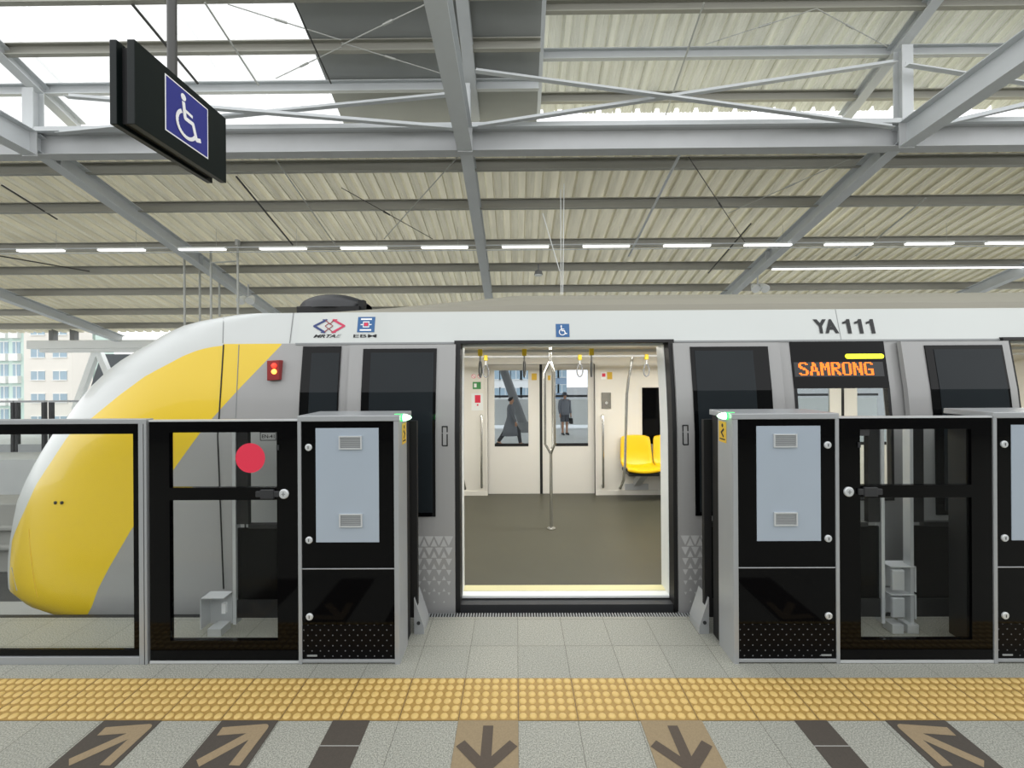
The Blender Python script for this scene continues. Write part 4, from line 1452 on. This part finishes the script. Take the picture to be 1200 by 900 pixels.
# markings on the white band
Yb_ = 3.395
def band_fn(cx, cz, off=.0065):
    return lambda a, b: (cx + a, Yf(cz + b) - .004 - off + .002, cz + b)
c0, c1 = P(952, 391, Yb_), P(980, 374, Yb_)
lt = MB(); put_text(lt, 'YA', .1, band_fn((c0.x + c1.x) / 2, (c0.z + c1.z) / 2), bold=.0045, fit=(c1.x - c0.x, c1.z - c0.z))
for x in (985.5, 999.3, 1013.0):
    c0, c1 = P(x, 391.2, Yb_), P(x + 9.3, 374, Yb_)
    w1, h1 = c1.x - c0.x, c1.z - c0.z
    lt.flat([(w1 * .52, 0), (w1, 0), (w1, h1), (w1 * .62, h1), (w1 * .5, h1 * .88), (w1 * .05, h1 * .8), (w1 * .05, h1 * .66), (w1 * .52, h1 * .72)], band_fn(c0.x, c0.z))
lt.build('train_number', 'ink', bandp)
c = P(659, 387.5, Yb_)
mb = MB(); s = .052
mb.flat([(-s, -s), (s, -s), (s, s), (-s, s)], band_fn(c.x, c.z, .005)); st = mb.build('wheelchair_sticker', 'sky_blue', bandp)
mb = MB(); wheelchair(mb, band_fn(c.x, c.z, .0065), .1, (0, -.00006, 0)); mb.build('wheelchair_symbol', 'white_print', st)
# operator emblems
c = P(386.5, 382.3, Yb_)
k = Yb_ / F
U = lambda x, y: ((x - 445) / 12 * k, -(y - 270) / 12 * k)
f0 = band_fn(c.x, c.z, .005)
mb = MB()
st5 = (0, -.00006, 0)
mb.flats(stroke([U(400, 178), U(232, 268), U(395, 362)], 30 / 12 * k) + stroke([U(340, 178), U(410, 178)], 14 / 12 * k) + stroke([U(335, 360), U(400, 360)], 14 / 12 * k), f0, st5, 0)
mb.flats(stroke([U(490, 178), U(655, 268), U(495, 362)], 30 / 12 * k) + stroke([U(480, 178), U(550, 178)], 14 / 12 * k) + stroke([U(480, 360), U(545, 360)], 14 / 12 * k), f0, st5, 1)
mb.flats(stroke([U(385, 185), U(450, 240), U(500, 185)], 12 / 12 * k) + stroke([U(385, 268), U(440, 225), U(495, 268), U(440, 310), U(385, 268)], 10 / 12 * k) + stroke([U(385, 355), U(440, 305), U(500, 355)], 12 / 12 * k), band_fn(c.x, c.z, .0058), st5, 2)
put_text(mb, 'MRTA', .05, band_fn(c.x + U(390, 0)[0], c.z + U(0, 412)[1], .005), bold=.0016, shear=.35, mi=3, fit=(310 / 12 * k, 46 / 12 * k))
put_text(mb, 'E', .05, band_fn(c.x + U(590, 0)[0], c.z + U(0, 412)[1], .005), shear=.35, mi=4, fit=(80 / 12 * k, 44 / 12 * k))
mb.build('diamond_emblem', ['navy', 'pink', 'red_dark', 'ink', 'grey_print'], bandp)
c = P(429.3, 380.3, Yb_)
V = lambda x, y: ((x - 952) / 12 * k, -(y - 243) / 12 * k)
f0 = band_fn(c.x, c.z, .0045)
f1, f2, f3 = band_fn(c.x, c.z, .0055), band_fn(c.x, c.z, .0063), band_fn(c.x, c.z, .007)
mb = MB()
rc = lambda x0, x1, y0, y1: [V(x0, y1), V(x1, y1), V(x1, y0), V(x0, y0)]
mb.flat(rc(832, 1075, 133, 355), f0, 0)
for r4 in ((875, 1030, 155, 178), (870, 1030, 312, 334), (875, 1030, 238, 252), (908, 998, 200, 285)):
    mb.flat(rc(*r4), f1, 1)
mb.flat(rc(918, 988, 212, 272), f2, 0)
mb.flat(rc(926, 980, 220, 264), f3, 2)
put_text(mb, 'EBM', .05, band_fn(c.x + V(950, 0)[0], c.z + V(0, 408)[1], .005), bold=.0004, mi=3, fit=(325 / 12 * k, 44 / 12 * k))
mb.build('square_emblem', ['sky_blue', 'white_print', 'red', 'ink'], bandp)

# ------------------------------------------------------------------ beyond the tracks
# railing behind the far platform
FZ = -.8
t = thing('far_railing', 'white panelled railing with dark top rail across the far platform', 'railing', (0, 19.6, FZ))
mb = MB(); mb.box(-16, 16, 19.55, 19.65, .58, .68); mb.build('top_rail', 'dark_grey', t)
for i in range(-8, 8):
    mb = MB(); mb.box(i * 2 + .04, i * 2 + 1.96, 19.58, 19.62, FZ + .15, .5); mb.build('railing_panel', 'white', t)
    mb = MB(); mb.box(i * 2 - .04, i * 2 + .04, 19.56, 19.64, FZ, .6); mb.build('post', 'steel', t)
# leaning strut
a, b = P(589, 430, 18.6), P(613, 497, 18.6)
d = (a - b)
t = thing('leaning_column', 'leaning dark column on the far platform seen through the train window', 'column', (b.x, 18.6, FZ))
mb = MB(); mb.tube([b - d * .05, a + d * 1.2], [.2, .16], 14); mb.build('column_shaft', 'steel_dark', t, smooth=True)
mb = MB(); mb.tube([(b.x, 18.6, FZ), (b.x, 18.6, FZ + .1), (b.x, 18.6, b.z + .1)], [.4, .4, .22], 16); mb.build('column_base', 'steel_dark', t)

# far gates seen past the train nose
for i, (x0, x1, lab) in enumerate(((-14, 14, 'far glass gate at the picture edge beyond the train nose'), (22, 50, 'far glass gate with dark posts beyond the train nose'), (62, 130, 'far glass gate half hidden by the train nose'))):
    Yg = 14.3
    a, b = PX(x0, Yg), PX(x1, Yg)
    t = thing('far_gate', lab, 'platform gate', ((a + b) / 2, Yg, FZ), 'gates across the tracks')
    mb = MB(); mb.box(a - .1, b + .1, Yg - .06, Yg + .06, .82, .88); mb.box(a - .1, b + .1, Yg - .04, Yg + .04, FZ, FZ + .25); mb.build('gate_rail', 'alu', t)
    mb = MB(); mb.box(a - .1, a, Yg - .05, Yg + .05, FZ, .82); mb.box(b, b + .1, Yg - .05, Yg + .05, FZ, .82); mb.build('gate_post', 'dark_grey', t)
    mb = MB(); mb.box(a, b, Yg - .01, Yg + .01, FZ + .25, .82); mb.build('gate_glass', 'glass', t)

# gutter beam, posts, props
YG = 18.8
a, b = P(38, 406, YG), P(175, 406, YG)
z0, z1 = P(100, 413, YG).z, P(100, 399, YG).z
t = thing('gutter_beam', 'white gutter beam beyond the train nose', 'beam', ((a.x + b.x) / 2, YG, z0))
mb = MB(); mb.box(a.x, b.x + 6, YG - .25, YG + .25, z0 + .15, z1); mb.build('beam_box', 'white', t, bevel=.03)
mb = MB(); mb.box(a.x + .5, b.x + 6, YG - .2, YG + .2, z0, z0 + .15); mb.build('beam_tray', 'white', t, bevel=.02)
for x in (62.5, 87):
    mb = MB(); X = PX(x, YG, 390); mb.box(X - .1, X + .1, YG - .1, YG + .1, z1, z1 + .5); mb.build('beam_post', 'steel_dark', t)
for a, b, mt, lab in (((113, 412), (95, 462), 'white', 'white prop leaning away from the train nose below the gutter beam'), ((116, 412), (140, 470), 'white', 'short white prop leaning towards the train nose below the gutter beam')):
    mb = MB(); pa, pb = P(*a, 19.3), P(*b, 19.3); mb.sweep([(-.12, -.1), (.12, -.1), (.12, .1), (-.12, .1)], pb + (pb - pa) * .35, pa, up=(0, 1, 0))
    tag(mb.build('canopy_prop', mt), lab, 'prop')
mb = MB(); mb.prism([(P(116, 0, 20.2).x, P(116, 415, 20.2).z), (P(101, 0, 20.2).x, P(100, 462, 20.2).z), (P(190, 0, 20.2).x, P(190, 462, 20.2).z), (P(190, 0, 20.2).x, P(190, 415, 20.2).z)], lambda p, q, d: (p, d, q), 20.2, 20.4)
tag(mb.build('wind_screen', 'dark_slate'), 'dark slanting panel behind the white canopy props', 'screen')

# apartment blocks
def block(label, x0, x1, ytop, Y, depth, mat, cols, rows_, ww, wh, balc=None, ztop=None):
    X0, X1 = PX(x0, Y), PX(x1, Y)
    zt_ = ztop if ztop is not None else P(605, ytop, Y).z
    t = thing('apartment_block', label, 'building', ((X0 + X1) / 2, Y + depth / 2, -8))
    mb = MB(); mb.box(X0, X1, Y, Y + depth, -8, zt_); mb.build('facade', mat, t)
    for r_ in range(rows_):
        z = zt_ - 1.6 - r_ * 3.1
        for c_ in cols:
            xc = X0 + (X1 - X0) * c_
            mb = MB(); mb.box(xc - ww / 2, xc + ww / 2, Y - .06, Y, z - wh, z); w = mb.build('window', 'bld_win', t)
            mb = MB(); mb.box(xc - ww / 2 - .08, xc + ww / 2 + .08, Y - .14, Y - .02, z - wh - .12, z - wh); mb.box(xc - .05, xc + .05, Y - .1, Y - .02, z - wh, z); mb.box(xc - ww / 2 - .08, xc + ww / 2 + .08, Y - .1, Y - .02, z, z + .1); mb.build('window_frame', 'bld_white', w)
            if balc:
                mb = MB(); mb.box(xc - ww / 2 - .12, xc + ww / 2 + .12, Y - .5, Y, z - wh - .9, z - wh + .1); mb.build('balcony', balc, t)
    return t
block('mint green apartment block with balconies at the picture edge', -40, 28, 0, 60.5, 3, 'bld_mint', (.30, .49, .67, .88), 7, 1.05, 1.7, 'bld_white', 14)
block('cream apartment block with paired windows below the gutter beam', 28, 84, 0, 60, 3, 'bld_cream', (.30, .76), 7, 1.9, 1.15, None, 13)
block('pale mint apartment block beside the canopy props', 85.3, 112, 0, 63.8, 3, 'bld_mint', (.34, .74), 7, 1.0, 1.6, 'bld_white', 13)
block('white high block seen through the train door window with the walker', 560, 624, 0, 75, 12, 'bld_white', (.12, .3, .5, .7, .88), 6, 2.0, 1.6, None, 16)
block('blue grey tower seen through the train door window with the stander', 636, 664, 0, 90, 12, 'bld_blue', (.2, .5, .8), 6, 1.8, 1.5, None, 16)


# ------------------------------------------------------------------ people
def skinned(name, verts, edges, radii, mat, parent, levels=1):
    me = bpy.data.meshes.new(name)
    org = WLOC[parent.name]
    me.from_pydata([Vector(v) for v in verts], edges, [])
    tmp = bpy.data.objects.new('tmp', me)
    C.objects.link(tmp)
    sk = tmp.modifiers.new('skin', 'SKIN')
    sk.use_smooth_shade = True
    for i, r in enumerate(radii):
        me.skin_vertices[0].data[i].radius = r if isinstance(r, tuple) else (r, r)
    me.skin_vertices[0].data[0].use_root = True
    sb = tmp.modifiers.new('sub', 'SUBSURF'); sb.levels = levels; sb.render_levels = levels
    dg = bpy.context.evaluated_depsgraph_get(); dg.update()
    m2 = bpy.data.meshes.new_from_object(tmp.evaluated_get(dg))
    bpy.data.objects.remove(tmp)
    m2.name = name
    m2.materials.clear(); m2.materials.append(M[mat])
    for p in m2.polygons:
        p.use_smooth = True; p.material_index = 0
    o = bpy.data.objects.new(name, m2)
    C.objects.link(o); o.parent = parent
    WLOC[o.name] = org
    return o


def person(label, loc, rot, walk, style):
    """local frame: faces -Y, z up, 1.65 m tall"""
    t = thing('person', label, 'person', loc)
    t.rotation_euler = (0, 0, rot)
    v, e, r = [], [], []
    def add(p, rad, par=None):
        v.append(p); r.append(rad)
        if par is not None:
            e.append((par, len(v) - 1))
        return len(v) - 1
    pel = add((0, 0, .90), (.15, .105))
    sp = add((0, -.01, 1.06), (.13, .095), pel)
    ch = add((0, -.005, 1.25), (.155, .105), sp)
    ub = add((0, .01, 1.36), (.10, .075), ch)
    nk = add((0, .0, 1.43), .05, ub)
    hd0 = add((0, -.012, 1.49), (.062, .07), nk)
    hd1 = add((0, -.015, 1.56), (.074, .092), hd0)
    hd2 = add((0, -.005, 1.625), (.055, .065), hd1)
    ns = add((0, -.108, 1.545), .012, hd1)
    hands = []
    for s in (-1, 1):
        sw = walk * s
        hip = add((s * .085, 0, .84), .088, pel)
        kn = add((s * .09, -.22 * sw - .02 * abs(walk), .47 + .02 * abs(walk)), .058, hip)
        back = sw < 0
        an = add((s * .09, (-.30 if not back else .42) * abs(walk) + (.0 if walk else .02), .085 + (.06 if back and walk else 0)), .038, kn)
        to = add((s * .1, v[an][1] - .15, .035 + (.0)), .034, an)
        hl = add((s * .09, v[an][1] + .05, .04 + (.05 if back and walk else 0)), .034, an)
        sh = add((s * .18, .0, 1.34), .055, ub)
        el = add((s * .225, .12 * sw + .02, 1.06), .04, sh)
        wr = add((s * .23, .14 * sw - .06, .84), .026, el)
        pm_ = add((s * .232, v[wr][1] - .01, .775), (.02, .034), wr)
        for fi in range(4):
            k1 = add((s * (.236), v[pm_][1] - .03 + fi * .02, .725), .009, pm_)
            add((s * .225, v[pm_][1] - .03 + fi * .02 - .005, .685 + (.012 if fi in (0, 3) else 0)), .008, k1)
        th = add((s * .222, v[pm_][1] - .045, .76), .01, wr)
        add((s * .212, v[pm_][1] - .06, .735), .009, th)
        hands.append(Vector((s * .232, v[pm_][1], .72)))
    skinned('body', v, e, r, 'skin', t)
    # face: eyes and mouth
    mb = MB()
    for s in (-1, 1):
        mb.tube([(s * .028, -.08, 1.567), (s * .028, -.092, 1.567)], [.011, .006], 8)
    mb.box(-.02, .02, -.09, -.07, 1.506, 1.511)
    o_ = mb.build('face_features', 'hair', t, origin=(0, 0, 0)); o_.location = (0, 0, 0)
    def cl(name, rings, mat, n=20):
        mb = MB()
        rows = [[(cx + rx * math.cos(2 * math.pi * k / n), cy + ry * math.sin(2 * math.pi * k / n), z) for k in range(n)] for cx, cy, rx, ry, z in rings]
        mb.grid(rows, closed=True)
        o_ = mb.build(name, mat, t, smooth=True, origin=(0, 0, 0)); o_.location = (0, 0, 0)
        sm = o_.modifiers.new('s', 'SOLIDIFY'); sm.thickness = .008
        return o_
    # hair cap
    mb = MB(); rows = []
    for i in range(7):
        a_ = math.radians(-38 + i * 21)
        rows.append([(math.cos(a_) * .08 * math.cos(q), .012 + math.cos(a_) * .092 * math.sin(q), 1.575 + math.sin(a_) * .082 + max(0, -math.sin(q) + .2) * .075 * math.cos(a_) ** 2) for q in [2 * math.pi * k / 18 for k in range(18)]])
    mb.grid(rows, closed=True)
    o_ = mb.build('hair', 'hair', t, smooth=True, origin=(0, 0, 0)); o_.location = (0, 0, 0)
    def sleeve(mat):
        for s in (-1, 1):
            i0 = [i for i, p in enumerate(v) if abs(p[2] - 1.34) < 1e-6 and p[0] * s > 0][0]
            mb = MB(); mb.tube([(s * .12, 0, 1.37), Vector(v[i0]) + Vector((s * .01, 0, .01)), Vector(v[i0 + 1]), Vector(v[i0 + 2]) + Vector((0, 0, .01))], [.06, .072, .056, .044], 14, caps=False)
            o2 = mb.build('sleeve', mat, t, smooth=True, origin=(0, 0, 0)); o2.location = (0, 0, 0)
    def legs(mat, zend, name):
        mb = MB()
        idx = [i for i, p in enumerate(v) if abs(p[2] - .84) < 1e-6 and abs(abs(p[0]) - .085) < 1e-6]
        for i0 in idx:
            hp, kn_, an_ = Vector(v[i0]), Vector(v[i0 + 1]), Vector(v[i0 + 2])
            if zend < .4:
                mb.tube([hp + Vector((0, 0, .06)), hp, kn_, an_ + Vector((0, 0, .02))], [.1, .103, .078, .06], 14, caps=False)
            else:
                mb.tube([hp + Vector((0, 0, .06)), hp, hp.lerp(kn_, .85)], [.1, .105, .1], 14, caps=False)
        o2 = mb.build(name, mat, t, smooth=True, origin=(0, 0, 0)); o2.location = (0, 0, 0)
    for s in (-1, 1):
        j = [i for i, p in enumerate(v) if abs(p[2] - .035) < 1e-6 and p[0] * s > 0][0]
        mb = MB(); p = Vector(v[j]); q = Vector(v[j + 1])
        mb.tube([(q.x, q.y + .03, .03 + q.z - .04), (q.x, q.y - .02, .045 + q.z - .04), (p.x, p.y + .04, .045), (p.x, p.y - .04, .03)], [.035, .046, .046, .026], 12)
        o2 = mb.build('shoe', 'bag', t, smooth=True, origin=(0, 0, 0)); o2.location = (0, 0, 0)
    sleeve('coat' if style == 'coat' else 'jacket')
    if style == 'coat':
        cl('long_coat', [(0, .05, .27, .3, .36), (0, .03, .24, .24, .6), (0, 0, .2, .165, .9), (0, 0, .175, .13, 1.06), (0, 0, .195, .14, 1.25), (0, .01, .165, .11, 1.36), (0, .01, .075, .07, 1.43)], 'coat')
        legs('trouser', .1, 'trousers')
        h = hands[1]
        mb = MB(); mb.prism([(-.12, -.02), (.12, -.02), (.14, -.3), (-.14, -.3)], lambda a, b, d: (h.x + d, h.y + a, h.z + b), -.05, .05)
        mb.tube([(h.x, h.y - .08, h.z - .02), (h.x, h.y - .06, h.z + .02), (h.x, h.y + .06, h.z + .02), (h.x, h.y + .08, h.z - .02)], .007, 6)
        o2 = mb.build('carrier_bag', 'bag', t, origin=(0, 0, 0)); o2.location = (0, 0, 0)
    else:
        cl('jacket', [(0, 0, .195, .15, .80), (0, 0, .19, .145, .95), (0, 0, .175, .13, 1.06), (0, 0, .195, .14, 1.25), (0, .01, .165, .11, 1.36), (0, .01, .075, .07, 1.43)], 'jacket')
        legs('shorts', .5, 'shorts')
        cl('sun_hat', [(0, 0, .145, .155, 1.595), (0, 0, .09, .105, 1.61), (0, 0, .085, .1, 1.68), (0, 0, .05, .06, 1.705), (0, 0, .005, .006, 1.708)], 'shorts')
        h = hands[1]
        mb = MB(); mb.prism([(-.1, -.06), (.1, -.06), (.12, -.28), (-.12, -.28)], lambda a, b, d: (h.x + d, h.y + a, h.z + b), -.045, .045)
        mb.tube([(h.x, h.y - .07, h.z - .06), (h.x, h.y - .04, h.z + .02), (h.x, h.y + .04, h.z + .02), (h.x, h.y + .07, h.z - .06)], .007, 6)
        o2 = mb.build('handbag', 'bag', t, origin=(0, 0, 0)); o2.location = (0, 0, 0)
    return t


pa = P(599, 522, 14.9)
person('person in a long grey coat walking with a carrier bag on the far platform', (pa.x, 15.0, FZ), math.radians(80), 1.0, 'coat')
pb = P(662, 509, 17.6)
person('person in jacket, shorts and sun hat standing with a handbag on the far platform', (pb.x, 17.6, FZ), math.radians(15), 0.0, 'shorts')

# ------------------------------------------------------------------ light
w = bpy.data.worlds.new('world')
SC.world = w
w.use_nodes = True
nt = w.node_tree
bg = nt.nodes['Background']
tc = nt.nodes.new('ShaderNodeTexCoord')
sp = nt.nodes.new('ShaderNodeSeparateXYZ')
nt.links.new(tc.outputs['Generated'], sp.inputs[0])
rp = nt.nodes.new('ShaderNodeValToRGB')
rp.color_ramp.elements[0].position = .0
rp.color_ramp.elements[0].color = (.99, .995, 1.0, 1)
rp.color_ramp.elements[1].position = .7
rp.color_ramp.elements[1].color = (.97, .985, 1.0, 1)
nt.links.new(sp.outputs['Z'], rp.inputs[0])
nt.links.new(rp.outputs[0], bg.inputs[0])
bg.inputs[1].default_value = 1.7


def area(name, loc, sx_, sy_, power, col=(1, .96, .88)):
    l = bpy.data.lights.new(name, 'AREA')
    l.shape = 'RECTANGLE'; l.size = sx_; l.size_y = sy_; l.energy = power; l.color = col
    o = bpy.data.objects.new(name, l); C.objects.link(o); o.location = loc
    return o


area('cabin_lamp', (2.3, 4.72, 2.03), 6.5, .3, 98, (1, .985, .955))

SC.view_settings.view_transform = 'Standard'
SC.view_settings.look = 'None'
SC.view_settings.gamma = 1
SC.view_settings.exposure = 0.1
SC.view_settings.use_curve_mapping = False
try:
    SC.cycles.max_bounces = 8
    SC.cycles.transparent_max_bounces = 16
    SC.cycles.use_denoising = True
except Exception:
    pass
